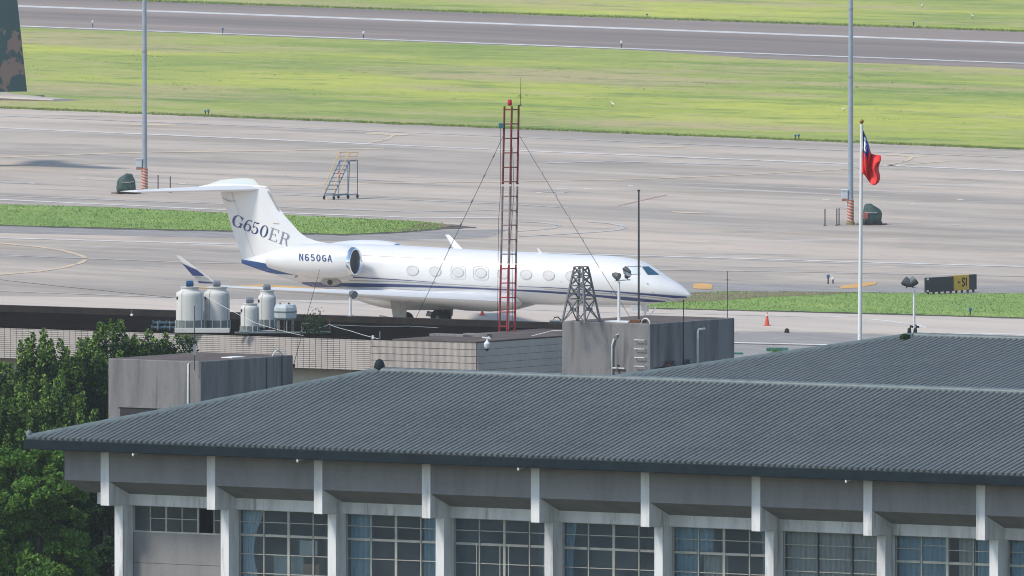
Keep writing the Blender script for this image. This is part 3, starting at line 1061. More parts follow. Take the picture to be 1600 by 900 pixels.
# ------------------------------------------------------------------ second hipped roof behind
q0 = P(1430, 529, 590.0)
z2r = q0.z
rear = thing('rear_block', 'second office block with slate blue hipped roof behind the long one', 'building', (q0.x, q0.y, 0), -PHI)
RUN2, RISE2 = 10.5, 1.92
ROOF2, r2end = hip_roof(rear, -RUN2, 34.0, -RUN2, RUN2, z2r - RISE2, RISE2, 34.0, period=0.235, row=0.45)
m = MB()
m.box(-RUN2 + 1.0, 33.0, -RUN2 + 1.0, RUN2 - 1.0, 0, z2r - RISE2 - 0.2)
m.build('wall', M['pebble'], rear)
for sx in (-0.22, 0.02):
    m = MB()
    pts = [(sx, 0, z2r - 0.05), (sx - 0.02, 0, z2r + 0.2), (sx - 0.02, 0, z2r + 0.33), (sx + 0.04, 0, z2r + 0.42), (sx + 0.13, 0, z2r + 0.40)]
    m.tube(pts, [0.10, 0.075, 0.06, 0.05, 0.035], 8)
    m.build('ridge_ornament', M['gutter'], ROOF2, smooth=True)

# ------------------------------------------------------------------ concrete stair houses
def stair_house(name, label, px, py, Y, pxl, pxr, group=None):
    c = P(px, py, Y)
    t = thing(name, label, 'stair house', (c.x, c.y, 0), -PHI, group)
    wl = -to_local(t, on_plane(pxl, py, c, (NX, NY, 0))).x
    dr = to_local(t, on_plane(pxr, py, c, (UX, UY, 0))).y
    return t, wl, dr, c.z


hut1, w1, d1, z1t = stair_house('stair_house', 'weathered concrete stair house beside the trees at the left', 314, 565, 640, 169, 458)
m = MB()
m.box(-w1, 0, 0, d1, 6.0, z1t)
hb = m.build('wall', M['concrete'], hut1, bevel=0.03)
# roof sits a little below the rim
m = MB()
m.box(-w1 + 0.12, -0.12, 0.12, d1 - 0.12, z1t - 0.02, z1t + 0.004)
m.build('roof_deck', M['roof_top'], hut1)
zo = (H - (641 + 750) * 640 / F)
m = MB()
xo0 = to_local(hut1, on_plane(188, 650, hut1.location, (NX, NY, 0))).x
m.box(xo0, xo0 + 2.9, -0.012, 0.0, zo - 1.4, zo)
m.build('doorway', mat('dark_doorway', (0.03, 0.028, 0.032), 0.8), hut1)
m = MB()
m.box(xo0 - 0.1, xo0 + 3.0, -0.05, -0.013, zo, zo + 0.08)
m.build('lintel', M['concrete'], hut1)
for (px, n) in ((295, 'drain_pipe'), (416, 'cable_conduit'), (440, 'cable_conduit')):
    m = MB()
    if px < 314:
        x = to_local(hut1, on_plane(px, 600, hut1.location, (NX, NY, 0))).x
        m.tube([(x, -0.05, 7), (x, -0.05, z1t - 0.1), (x + 0.08, 0.1, z1t + 0.02)], 0.028, 8)
        m.build(n, M['pipe_white'], hut1, smooth=True)
    else:
        y = to_local(hut1, on_plane(px, 600, hut1.location, (UX, UY, 0))).y
        m.tube([(0.03, y, 7), (0.03, y, z1t - 0.02)], 0.02, 6)
        m.build(n, M['dark_steel'], hut1)
m = MB()
y = to_local(hut1, on_plane(437, 556, hut1.location, (UX, UY, 0))).y
m.tube([(-0.1, y - 0.35 + 0.7 * k / 8, z1t + 0.22 * math.sin(math.pi * k / 8)) for k in range(9)], 0.025, 6)
m.build('ladder_hoop', M['pipe_white'], hut1, smooth=True)
m = MB()
m.box(-0.9, -0.4, 2.6, 3.5, z1t + 0.005, z1t + 0.04)
m.build('roof_hatch', M['white'], hut1, bevel=0.01)

YH2 = 690.0
hut2, w2, d2, z2t = stair_house('stair_house', 'weathered concrete stair house with ladder rungs carrying the grey lattice tower', 1016, 506, YH2, 878, 1148)
zs = H - (577 + 750) * YH2 / F
m = MB()
m.box(-w2, 0, 0, d2, 0, z2t)
m.build('wall', M['concrete'], hut2, bevel=0.04)
m = MB()
m.box(-w2 + 0.12, -0.12, 0.12, d2 - 0.12, z2t - 0.02, z2t + 0.006)
m.build('roof_deck', M['roof_top'], hut2)
m = MB()
m.box(0.001, 0.6, 0.3, d2 + 0.3, 0, zs - 0.003)
m.build('lower_storey', M['white_wall'], hut2)
m = MB()
m.box(0.001, 0.02, 0.3, d2 + 0.01, zs, zs + 0.05)  # black strip painting the shadow line along the foot of the wall
m.build('base_shadow_line', M['black'], hut2)
sc2 = F / YH2
def h2(px, py):
    return to_local(hut2, on_plane(px, py, hut2.location, (NX, NY, 0)))
for py in (531, 545, 558.5, 572):
    a, b = h2(994, py), h2(1009, py)
    m = MB()
    m.tube([(a.x, 0, a.z), (a.x, -0.12, a.z), (b.x, -0.12, a.z), (b.x, 0, a.z)], 0.022, 6)
    m.build('ladder_rung', M['pipe_white'], hut2)
a, b = h2(1000, 505), h2(1014, 505)
m = MB()
m.tube([(a.x + (b.x - a.x) * (0.5 - 0.5 * math.cos(math.pi * k / 10)), 0.08, z2t - 0.05 + 0.26 * math.sin(math.pi * k / 10)) for k in range(11)], 0.028, 8)
m.build('ladder_hoop', M['pipe_white'], hut2, smooth=True)
a = h2(958, 520)
m = MB()
zt_ = h2(958, 522).z
m.tube([(a.x, -0.07, zs - 0.6), (a.x, -0.07, zt_ - 0.45), (a.x + 0.08, -0.07, zt_ - 0.2), (a.x + 0.18, -0.06, zt_ - 0.05), (a.x + 0.28, 0.02, zt_)], 0.038, 8)
m.build('vent_pipe', M['pipe_white'], hut2, smooth=True)
m = MB()
zz = h2(958, 575).z
m.tube([(a.x, -0.07, zz), (a.x + 0.6, -0.07, zz)], 0.03, 8)
m.build('branch_pipe', M['pipe_white'], hut2)
m = MB()
m.lathe([(0.05, -0.12), (0.05, 0.02), (0.02, 0.03), (0.02, 0.12), (0.06, 0.13), (0.06, 0.15)], (a.x + 0.27, -0.07, zz), 8)
m.build('valve', M['rust'], hut2)
y = to_local(hut2, on_plane(1086, 540, hut2.location, (UX, UY, 0))).y
zt_ = H - (515 + 750) * (YH2 + 3) / F
m = MB()
m.tube([(0.12, y, zs - 0.3), (0.12, y, zt_ - 0.08), (0.12, y + 0.06, zt_), (0.14, y + 0.5, zt_ + 0.03)], 0.05, 8)
m.build('bent_pipe', M['pipe_white'], hut2, smooth=True)
for k, (py_, c_) in enumerate(((1040, 'rust'), (1046, 'dark_steel'), (1070, 'dark_steel'))):
    y = to_local(hut2, on_plane(py_, 570, hut2.location, (UX, UY, 0))).y
    m = MB()
    m.lathe([(0.06, 0), (0.09, 0.05), (0.09, 0.16), (0.05, 0.2), (0.10, 0.22), (0.10, 0.26)], (0.16, y, zs + 0.03), 10)
    m.tube([(0.16, y - 0.25, zs + 0.1), (0.16, y + 0.25, zs + 0.1)], 0.04, 8)
    m.build('valve', M[c_], hut2)
m = MB()
y = to_local(hut2, on_plane(1067, 540, hut2.location, (UX, UY, 0))).y
m.tube([(0.03, y, zs), (0.03, y, z2t + 0.9)], 0.018, 6)
m.build('cable_conduit', M['black'], hut2)
m = MB()
a, b = h2(941, 502), h2(985, 503)
m.box(a.x, a.x + 1.15, 0.15, 0.75, z2t + 0.008, z2t + 0.06)
m.build('roof_hatch', M['white'], hut2)
m = MB()
m.box(a.x + 1.2, a.x + 1.7, 0.2, 0.7, z2t + 0.008, z2t + 0.12)
m.build('hatch_lid', M['rust'], hut2)

# ------------------------------------------------------------------ tiled annex with black roof
YA = 702.0
ca = P(745, 534, YA)
annex = thing('tiled_annex', 'flat roofed annex faced with cream tiles under a blackened roof', 'building', (ca.x, ca.y, 0), -PHI)
ZA = ca.z
XLA = -36.0
DEPA = 11.0
m = MB()
m.box(XLA, -5.32, 1.1, DEPA, 0, ZA - 1.36)
m.box(-5.319, 0, 0.05, DEPA, 0, ZA - 3.51)
m.build('wall', M['tile'], annex)
m = MB()
m.box(XLA, -5.32, -0.02 + 0.02, DEPA - 0.01, ZA - 1.34, ZA - 0.06)
m.box(-5.318, 0, 0.001, DEPA - 0.01, ZA - 3.5, ZA - 0.06)
m.build('parapet', M['grout'], annex)
m = MB()
m.box(XLA, -5.4, 0.05 + 0.001, 1.09, ZA - 1.36, ZA - 1.341)
m.build('parapet_soffit', M['pebble'], annex)
m = MB()
m.box(XLA, -4.2, -0.03, DEPA + 0.2, ZA - 0.06, ZA)
m.build('roof_deck', M['black_roof'], annex)
m = MB()
m.box(-4.198, 0.02, -0.03, DEPA + 0.2, ZA - 0.06, ZA + 0.002)
m.build('roof_deck', M['roof_top'], annex)


def far_z(px, py, yl):
    o = annex.location + Vector((NX, NY, 0)) * yl
    return to_local(annex, on_plane(px, py, o, (NX, NY, 0)))


fz = far_z(460, 491, DEPA)
fr = far_z(885, 503, DEPA)
m = MB()
m.box(XLA - 2, fr.x + 0.3, DEPA - 0.02, DEPA + 0.25, ZA - 0.5, fz.z)
m.build('rear_parapet', M['black_parapet'], annex, bevel=0.02)
m = MB()
m.box(0.021, fr.x + 0.3, DEPA - 1.5, DEPA + 0.2, ZA - 1.0, ZA - 0.02)
m.build('side_roof', M['black_roof'], annex)
# facing tiles: long tiles laid flat on the left, upright ones round the corner
vs_m = MB()
pt, ph_ = 0.305, 0.0815
x = -5.33
col_i = 0
while x > XLA + 0.4:
    for r in range(16):
        z0 = ZA - 1.34 + r * ph_
        j = random.uniform(-0.003, 0.003)
        vs_m.box(x - pt + 0.020, x, -0.018 + j, 0.0, z0 + 0.019, min(z0 + ph_, ZA - 0.062))
    x -= pt
o = vs_m.build('facing_tiles', M['tile'], annex, kind='stuff', fix=False)
vs_m = MB()
x = -5.30
while x < -0.05:
    for r in range(9):
        z1 = ZA - 0.062 - r * 0.283
        j = random.uniform(-0.003, 0.003)
        vs_m.box(x, x + 0.042, -0.022 + j, 0.0, z1 - 0.258, z1)
    x += 0.058
o = vs_m.build('facing_tiles', M['tile'], annex, kind='stuff', fix=False)
vs_m = MB()
y = 0.02
while y < DEPA - 0.3:
    for r in range(9):
        z1 = ZA - 0.062 - r * 0.283
        j = random.uniform(-0.003, 0.003)
        vs_m.box(0.001, 0.016 + j, y, y + 0.05, z1 - 0.268, z1)
    y += 0.055
o = vs_m.build('facing_tiles', M['tile'], annex, kind='stuff', fix=False)
# low kerbs and slabs on the annex roof
for (px, py, w, d, h, mt) in ((705, 523, 2.2, 0.5, 0.10, 'concrete'), (742, 520.5, 1.2, 0.4, 0.16, 'concrete')):
    y_ = 3.0
    q = far_z(px, py, y_)
    m = MB()
    m.box(q.x - w / 2, q.x + w / 2, y_, y_ + d, ZA + 0.003, ZA + h)
    m.build('roof_kerb', M[mt], annex, bevel=0.01)

# ------------------------------------------------------------------ the business jet
M['jet_white'] = mat('glossy_white_aircraft_paint', (0.64, 0.64, 0.638), 0.28, var=0.05, scale=0.6, spec=0.5, coat=0.3)
M['jet_blue'] = mat('navy_aircraft_paint', (0.012, 0.030, 0.135), 0.3, spec=0.5, coat=0.3)
M['jet_tail_blue'] = mat('blue_aircraft_paint', (0.010, 0.060, 0.20), 0.3, spec=0.5, coat=0.3)
M['jet_grey'] = mat('grey_aircraft_trim', (0.30, 0.30, 0.31), 0.4)
M['jet_silver_text'] = mat('silver_lettering', (0.22, 0.23, 0.29), 0.4)
M['rim_grey'] = mat('window_rim_grey', (0.40, 0.40, 0.41), 0.5)
M['jet_seam'] = mat('panel_seam', (0.50, 0.50, 0.50), 0.6)
M['chrome'] = mat('polished_intake_lip', (0.78, 0.80, 0.82), 0.12, metal=1.0)
M['duct'] = mat('dark_intake', (0.02, 0.022, 0.028), 0.5)
M['fan'] = mat('fan_blades', (0.06, 0.062, 0.07), 0.35, metal=0.7)
M['shade'] = mat('drawn_window_shade', (0.56, 0.55, 0.545), 0.5, var=0.08, scale=2)
M['cockpit'] = mat('cockpit_glass', (0.02, 0.075, 0.13), 0.08, spec=0.6)
M['cockpit_pale'] = mat('cockpit_sunshield', (0.52, 0.60, 0.62), 0.25, spec=0.5)
M['tyre'] = mat('tyre_rubber', (0.02, 0.021, 0.024), 0.75)
M['hub'] = mat('wheel_hub', (0.22, 0.22, 0.22), 0.5, metal=0.3)
M['gear_grey'] = mat('landing_gear_grey', (0.36, 0.36, 0.35), 0.5, var=0.2, scale=3)

YAW = R(28)
jo = G(660, 512)
jet = thing('business_jet', 'white twin engined business jet with navy stripes parked on the apron', 'aircraft', (jo.x, jo.y, 0), -YAW)
JN = Vector((math.sin(YAW), math.cos(YAW), 0))      # to the jet's port side, away from the camera


def jl(px, py, yl):
    """local (x, z) of a pixel in the plane local y = yl"""
    q = to_local(jet, on_plane(px, py, jet.location + JN * yl, JN))
    return q.x, q.z


FST = [(1080.5, 461, 463, .02), (1076, 457, 464.6, .13), (1070, 451, 466.3, .29), (1059.5, 443.3, 469, .56), (1043, 434, 471.3, .86), (1034, 428, 472.6, .97),
       (1016, 416, 475, 1.13), (1002, 408, 476.3, 1.23), (980, 402.5, 477, 1.31), (950, 399.5, 476.8, 1.36), (860, 396, 476, 1.37), (720, 388.7, 469, 1.37),
       (640, 384.2, 464.5, 1.37), (580, 381, 460, 1.36), (540, 380, 456.5, 1.30), (488, 382, 447.5, 1.08), (440, 389, 433, .76), (410, 397, 423, .50), (376, 404.5, 412, .20)]
fst = []
for px, yt, yb_, hw in FST:
    (x, zt_), (_, zb_) = jl(px, yt, 0), jl(px, yb_, 0)
    fst.append((x, zt_, zb_, hw))
fst.sort()
FX = [s[0] for s in fst]


def sect(x):
    zt_ = np.interp(x, FX, [s[1] for s in fst])
    zb_ = np.interp(x, FX, [s[2] for s in fst])
    hw = np.interp(x, FX, [s[3] for s in fst])
    return (zt_ + zb_) / 2, (zt_ - zb_) / 2, hw


def body(px, py, off=0.008):
    """point of the starboard fuselage side seen at a pixel"""
    yl = -1.2
    for _ in range(14):
        x, z = jl(px, py, yl)
        zc, hz, hw = sect(x)
        k = max(0.0, 1 - ((z - zc) / hz) ** 2)
        yl = 0.5 * yl - 0.5 * hw * math.sqrt(k)
    n = Vector((0, yl / hw ** 2, (z - zc) / hz ** 2)).normalized()
    return Vector((x, yl, z)) + n * off


def ring_body(x, n=40):
    zc, hz, hw = sect(x)
    return [(x, hw * math.sin(2 * math.pi * k / n), zc + hz * math.cos(2 * math.pi * k / n)) for k in range(n)]


xs = sorted(set(FX + list(np.linspace(FX[0], FX[-1], 46))))
# smooth the station table a little so that the loft has no kinks
fuse = MB().loft([ring_body(x) for x in xs]).build('fuselage', M['jet_white'], jet, smooth=True)
sm = fuse.modifiers.new('fair', 'SMOOTH')
sm.factor = 0.4
sm.iterations = 2


def decal(name, quads, material, parent, surf, sub=(8, 3), label=None):
    """grid patches between pixel quads (tl, tr, br, bl) laid on a surface"""
    m = MB()
    for (tl, tr, br, bl) in quads:
        nu, nv = sub
        vs, fs = [], []
        for j in range(nv + 1):
            for i in range(nu + 1):
                u, v = i / nu, j / nv
                px = (1 - v) * ((1 - u) * tl[0] + u * tr[0]) + v * ((1 - u) * bl[0] + u * br[0])
                py = (1 - v) * ((1 - u) * tl[1] + u * tr[1]) + v * ((1 - u) * bl[1] + u * br[1])
                vs.append(surf(px, py))
        for j in range(nv):
            for i in range(nu):
                a = j * (nu + 1) + i
                fs.append((a, a + 1, a + nu + 2, a + nu + 1))
        m.add(vs, fs)
    o = m.build(name, material, parent, smooth=True, fix=False)
    if label:
        o['label'] = label
    return o


def band(name, st, material, parent=None, surf=None):
    """stripe given by (px, y upper, y lower)"""
    quads = []
    for a, b in zip(st[:-1], st[1:]):
        quads.append(((a[0], a[1]), (b[0], b[1]), (b[0], b[2]), (a[0], a[2])))
    return decal(name, quads, material, parent or fuse, surf or (lambda x, y: body(x, y, 0.022)), (6, 2))


band('navy_stripe', [(472, 441, 443), (490, 441, 448.5), (530, 441.8, 448.3), (560, 442.2, 447.6), (620, 443.8, 448.4), (665, 445.7, 449), (725, 448.4, 450.8), (800, 452, 453.9),
                     (845, 453.6, 456.8), (890, 456.8, 459.8), (938, 461, 464.2), (980, 464, 469), (1010, 467, 471.5), (1040, 470.3, 471.6)], M['jet_blue'])
band('navy_stripe', [(552, 432.3, 434), (597, 434.8, 436.2), (635, 437.3, 438.3), (682, 441, 441.5)], M['jet_blue'])
band('navy_stripe', [(810, 447.2, 447.8), (860, 448.8, 449.8), (935, 453, 454.8), (980, 456.3, 458.5), (1025, 459.3, 462.5), (1055, 461.8, 465.6), (1073, 463.0, 464.8)], M['jet_blue'])
band('grey_stripe', [(545, 437.5, 438.8), (620, 439.5, 441.0), (700, 443.5, 444.5), (800, 449.4, 449.9)], M['jet_grey'])
band('grey_stripe', [(850, 451.0, 451.6), (935, 457.2, 458.2), (995, 461.2, 462.2), (1045, 467.0, 467.8)], M['jet_grey'])
band('blue_tail_panel', [(377.5, 405.5, 411.0), (400, 409.0, 419.0), (420, 412.6, 425.5), (433, 418.8, 427.6), (463, 428.3, 429.5)], M['jet_tail_blue'])

# cockpit glazing
decal('windshield', [((1003, 417.2), (1013.5, 417.0), (1030, 429.4), (1012, 429.6))], M['cockpit'], fuse, lambda x, y: body(x, y, 0.03))
decal('side_windshield', [((983, 418.2), (993.5, 418.0), (1001, 428.3), (982, 429.0))], M['cockpit_pale'], fuse, lambda x, y: body(x, y, 0.03))
decal('side_windshield', [((972.5, 419), (980, 418.4), (979.5, 429), (974.5, 428))], M['cockpit'], fuse, lambda x, y: body(x, y, 0.03))
band('window_post', [(979, 416.2, 417.3), (1002, 415.7, 416.8)], M['jet_grey'])


def ring_decal(name, cx, cy, rx, ry, w, material, parent, surf, power=2.0, n=40):
    m = MB()
    vs, fs = [], []
    for k in range(n):
        a = 2 * math.pi * k / n
        c, s_ = math.cos(a), math.sin(a)
        e = 2.0 / power
        ux, uy = math.copysign(abs(c) ** e, c), math.copysign(abs(s_) ** e, s_)
        vs.append(surf(cx + rx * ux, cy + ry * uy + 0.033 * rx * ux))
        vs.append(surf(cx + (rx - w) * ux, cy + (ry - w) * uy + 0.033 * rx * ux))
    for k in range(n):
        a, b = 2 * k, 2 * ((k + 1) % n)
        fs.append((a, b, b + 1, a + 1))
    m.add(vs, fs)
    return m.build(name, material, parent, fix=False)


def disc_decal(name, cx, cy, rx, ry, material, parent, surf, n=32):
    m = MB()
    vs = [surf(cx, cy)]
    for q in (0.5, 1.0):
        for k in range(n):
            a = 2 * math.pi * k / n
            vs.append(surf(cx + q * rx * math.cos(a), cy + q * ry * math.sin(a) + 0.033 * q * rx * math.cos(a)))
    fs = [(0, 1 + k, 1 + (k + 1) % n) for k in range(n)]
    fs += [(1 + k, 1 + n + k, 1 + n + (k + 1) % n, 1 + (k + 1) % n) for k in range(n)]
    m.add(vs, fs)
    return m.build(name, material, parent, smooth=True, fix=False)


for i in range(8):
    wx = 644.8 + 35.45 * i
    wy = 422.8 + 0.0348 * (wx - 644.8)
    w = disc_decal('cabin_window', wx, wy, 8.7, 7.1, M['shade'], fuse, lambda x, y: body(x, y, 0.018))
    ring_decal('window_rim', wx, wy, 9.2, 7.5, 0.6, M['rim_grey'], w, lambda x, y: body(x, y, 0.028))
    if i in (2, 3):
        ring_decal('emergency_exit_seam', wx + 0.2, wy + 0.2, 11.8, 10.6, 0.6, M['jet_seam'], w, lambda x, y: body(x, y, 0.02), power=5)
for (cx, cy) in ((1012, 443.5), (1020, 457), (955, 457)):
    disc_decal('sensor_probe', cx, cy, 1.6, 0.7, M['jet_grey'], fuse, lambda x, y: body(x, y, 0.03), 12)
band('door_seam', [(877.2, 405, 476), (877.9, 405, 476)], M['jet_seam'])
band('panel_seam', [(560, 398.5, 399.0), (700, 405, 405.4)], M['jet_seam'])
disc_decal('vent_fairing', 517, 439.8, 15, 5.2, M['gear_grey'], fuse, lambda x, y: body(x, y, 0.06))
disc_decal('vent_opening', 516.5, 439.8, 4.0, 3.8, M['duct'], fuse, lambda x, y: body(x, y, 0.09), 20)
m = MB()
p0 = body(462, 429.5, 0.0)
m.lathe([(0.02, -0.10), (0.10, -0.05), (0.10, 0.05), (0.04, 0.10)], (p0.x, p0.y - 0.05, p0.z - 0.05), 10)
m.build('drain_mast', M['jet_grey'], jet)

# belly fairing
bx0, bx1 = jl(812, 480, 0)[0], jl(545, 455, 0)[0]
zlow = jl(745, 487, 0)[1]
rings = []
for k in range(25):
    t = k / 24
    x = bx0 + (bx1 - bx0) * t
    s_ = math.sin(math.pi * min(1, t * 1.55) / 2) ** 0.7 if t < 0.65 else math.cos(math.pi / 2 * (t - 0.65) / 0.35) ** 0.8
    s_ = max(s_, 0.05)
    zc, hz, hw = sect(x)
    top = zc - hz * 0.58
    low = (zc - hz) + ((zlow - 0.0) - (zc - hz)) * s_ * (1.0 if t < 0.65 else 1.0)
    w_ = hw * 0.75 + (1.75 - hw * 0.75) * s_
    rings.append([(x, w_ * math.sin(2 * math.pi * j / 32), (top + low) / 2 + (top - low) / 2 * math.cos(2 * math.pi * j / 32)) for j in range(32)])
MB().loft(rings).build('belly_fairing', M['jet_white'], jet, smooth=True)

# wings
AF = [(0, 0), (0.012, 0.020), (0.04, 0.038), (0.10, 0.055), (0.22, 0.068), (0.40, 0.068), (0.60, 0.050), (0.80, 0.026), (1.0, 0.002),
      (1.0, -0.002), (0.80, -0.016), (0.60, -0.034), (0.40, -0.050), (0.22, -0.052), (0.10, -0.042), (0.04, -0.028), (0.012, -0.015)]
rx_, rz_ = jl(806, 472, -1.5)
tx_, tz_ = jl(350, 449.0, -14.0)
dih = (tz_ - rz_) / 12.5


def wing_section(sx, le, ch, y, z, cant=0.0, tc=1.0):
    return [(le - ch * u, sx * (y + t * tc * ch * math.sin(cant)), z + t * tc * ch * math.cos(cant)) for u, t in AF]


for sx, side in ((-1, 'starboard'), (1, 'port')):
    sl = (tx_ - rx_) / 12.5
    le = lambda y: rx_ + sl * (y - 1.5)
    zz = lambda y: rz_ + dih * (y - 1.5)
    secs = [(le(1.5) - 0.1, 8.6, 0.6, zz(0.6), 0, 1.15), (le(1.5), 8.3, 1.5, zz(1.5), 0, 1.1), (le(3.2), 6.5, 3.2, zz(3.2), 0, 1.0), (le(5.4), 4.9, 5.4, zz(5.4), 0, 0.95),
            (le(9.5), 3.4, 9.5, zz(9.5), 0, 0.85), (le(13.4), 2.15, 13.4, zz(13.4), 0, 0.8), (le(14.0), 1.95, 14.0, zz(14.0) + 0.02, -0.25, 0.8)]
    wing = MB().loft([wing_section(sx, *s) for s in secs]).build('wing', M['jet_white'], jet, smooth='auto')
    zt_ = zz(14.0)
    (wbx, wbz), (wtx, wtz) = jl(337, 443.0, -14.5), jl(281, 399.5, -15.1)
    wl_ = [(le(14.0), 1.95, 14.0, zt_ + 0.02, -0.25, 0.8), (le(14.3) - 0.1, 1.8, 14.3, zt_ + 0.12, -0.6, 0.8), (wbx, 0.95, 14.55, max(wbz, zt_ + 0.28), -0.95, 0.7),
           ((wbx + wtx) / 2 + 0.05, 0.55, 14.84, (wbz + wtz) / 2, -1.1, 0.6), (wtx, 0.24, 15.1, wtz, -1.2, 0.5)]
    wg = MB().loft([wing_section(sx, *s) for s in wl_]).build('winglet', M['jet_white'], wing, smooth='auto')
    if sx < 0:
        # stripes on the outer face of the near winglet, laid on its mid plane
        a, b = wl_[2], wl_[4]

        def wface(u, v, off=0.035):
            """u along the chord, v up the winglet"""
            le_ = a[0] + (b[0] - a[0]) * v
            ch = a[1] + (b[1] - a[1]) * v
            y = a[2] + (b[2] - a[2]) * v
            z = a[3] + (b[3] - a[3]) * v
            n = Vector((0, -(b[3] - a[3]), -(b[2] - a[2]))).normalized()
            return Vector((le_ - ch * u, -y, z)) + n * (off + 0.06 * ch)
        for (v0, v1, mt) in ((0.26, 0.74, 'jet_blue'), (0.12, 0.21, 'jet_grey'), (-0.02, 0.07, 'jet_blue')):
            mm = MB()
            vs = [wface(u, v0 + (v1 - v0) * w * (0.45 + 0.55 * u)) for u in np.linspace(0.06, 1.0, 9) for w in (0, 1)]
            mm.add(vs, [(2 * i, 2 * i + 1, 2 * i + 3, 2 * i + 2) for i in range(8)])
            so = mm.build('winglet_stripe', M[mt], wing, fix=False)
    # flap line along the rear of the upper surface
    mm = MB()
    vs = []
    for y in np.linspace(2.0, 12.8, 14):
        cl_ = np.interp(y, [1.5, 3.2, 5.4, 9.5, 13.4], [8.3, 6.5, 4.9, 3.4, 2.15])
        for u in (0.73, 0.745):
            vs.append((le(y) - cl_ * u, sx * y, zz(y) + 0.040 * cl_ + 0.012))
    mm.add(vs, [(2 * i, 2 * i + 1, 2 * i + 3, 2 * i + 2) for i in range(13)])
    mm.build('flap_seam', M['jet_seam'], wing, fix=False)

# engines
NY_ = 2.5
(ex0, ez0), (ex1, ez1) = jl(556, 409, -NY_), jl(421, 405, -NY_)
PROF = [(0.0, .70), (0.01, .755), (0.035, .80), (0.09, .865), (0.18, .92), (0.30, .945), (0.45, .93), (0.6, .87), (0.74, .77), (0.87, .63), (0.96, .52), (1.0, .46)]


def nac_r(t):
    return np.interp(t, [p[0] for p in PROF], [p[1] for p in PROF])


def nac(px, py, off=0.02):
    yl = -NY_ - 0.8
    for _ in range(14):
        x, z = jl(px, py, yl)
        t = (x - ex0) / (ex1 - ex0)
        r = nac_r(t)
        zc = ez0 + (ez1 - ez0) * t
        yl = -NY_ - math.sqrt(max(0.0, r * r - (z - zc) ** 2))
    n = Vector((0, yl + NY_, z - zc)).normalized()
    return Vector((x, yl, z)) + n * off


for sx in (-1, 1):
    def ring(t, r, n=36, dx=0.0):
        x = ex0 + (ex1 - ex0) * t + dx
        zc = ez0 + (ez1 - ez0) * t
        return [(x, sx * NY_ + r * math.cos(2 * math.pi * k / n), zc + r * math.sin(2 * math.pi * k / n)) for k in range(n)]
    ts = np.linspace(0.035, 1.0, 30)
    eng = MB().loft([ring(t, nac_r(t)) for t in ts], cap=False).build('engine_nacelle', M['jet_white'], jet, smooth=True)
    MB().loft([ring(0.035, .80), ring(0.02, .785), ring(0.005, .75), ring(-0.004, .71), ring(-0.002, .665), ring(0.015, .635), ring(0.05, .62)], cap=False).build('intake_lip', M['chrome'], eng, smooth=True)
    MB().loft([ring(0.05, .62), ring(0.12, .63), ring(0.16, .63)], cap=True).build('intake_duct', M['duct'], eng, smooth=False)
    fm = MB()
    x = ex0 + (ex1 - ex0) * 0.13
    zc = ez0 + (ez1 - ez0) * 0.13
    for k in range(24):
        a = 2 * math.pi * k / 24
        a2 = a + 0.20
        fm.add([(x, sx * NY_ + .16 * math.cos(a), zc + .16 * math.sin(a)), (x, sx * NY_ + .61 * math.cos(a), zc + .61 * math.sin(a)),
                (x - 0.10, sx * NY_ + .61 * math.cos(a2), zc + .61 * math.sin(a2)), (x - 0.06, sx * NY_ + .16 * math.cos(a2), zc + .16 * math.sin(a2))], [(0, 1, 2, 3)])
    fm.lathe([(.17, -0.05), (.15, .06), (.08, .18), (.01, .24)], (x, sx * NY_, zc), 16, axis='x')
    fm.build('fan', M['fan'], eng, fix=False)
    MB().loft([ring(1.0, .46), ring(0.97, .40), ring(0.93, .38)], cap=True).build('exhaust', M['jet_grey'], eng, smooth=False)
    # pylon
    rr = []
    for y in (0.6, 1.2, 1.75):
        rr.append([(ex0 - 1.0 - (3.6 * u), sx * y, ez0 - 0.1 + t * 3.2) for u, t in AF])
    MB().loft(rr).build('engine_pylon', M['jet_white'], eng, smooth='auto')

# fin, tailplane and bullet
def fin_pt(px, py, y=0.0):
    x, z = jl(px, py, 0)
    return (x, y, z)


out = [(379, 409), (379, 403), (367, 372), (355, 332), (345, 303), (346, 296), (417, 291), (421.5, 298), (432, 320), (444, 336), (457, 350.5), (468, 363), (480, 371.5), (496, 377), (518, 381), (518, 396)]
inn = [(390, 409), (390, 403), (379, 372), (367, 332), (358, 303), (358, 296), (404, 291), (407, 298), (416, 320), (427, 336), (438, 350.5), (447, 363), (455, 371.5), (462, 379), (470, 388), (470, 398)]
FT = 0.16
n = len(out)
vs = [fin_pt(*p) for p in out] + [fin_pt(*p, -FT) for p in inn] + [fin_pt(*p, FT) for p in inn]
fs = [(i, (i + 1) % n, n + (i + 1) % n, n + i) for i in range(n)] + [(i, 2 * n + i, 2 * n + (i + 1) % n, (i + 1) % n) for i in range(n)]
fs += [tuple(range(n, 2 * n)), tuple(range(3 * n - 1, 2 * n - 1, -1))]
fin = MB().add(vs, fs).build('fin', M['jet_white'], jet, smooth='auto')


def fin_side(px, py, off=0.012):
    x, z = jl(px, py, -FT)
    return Vector((x, -FT - off, z))


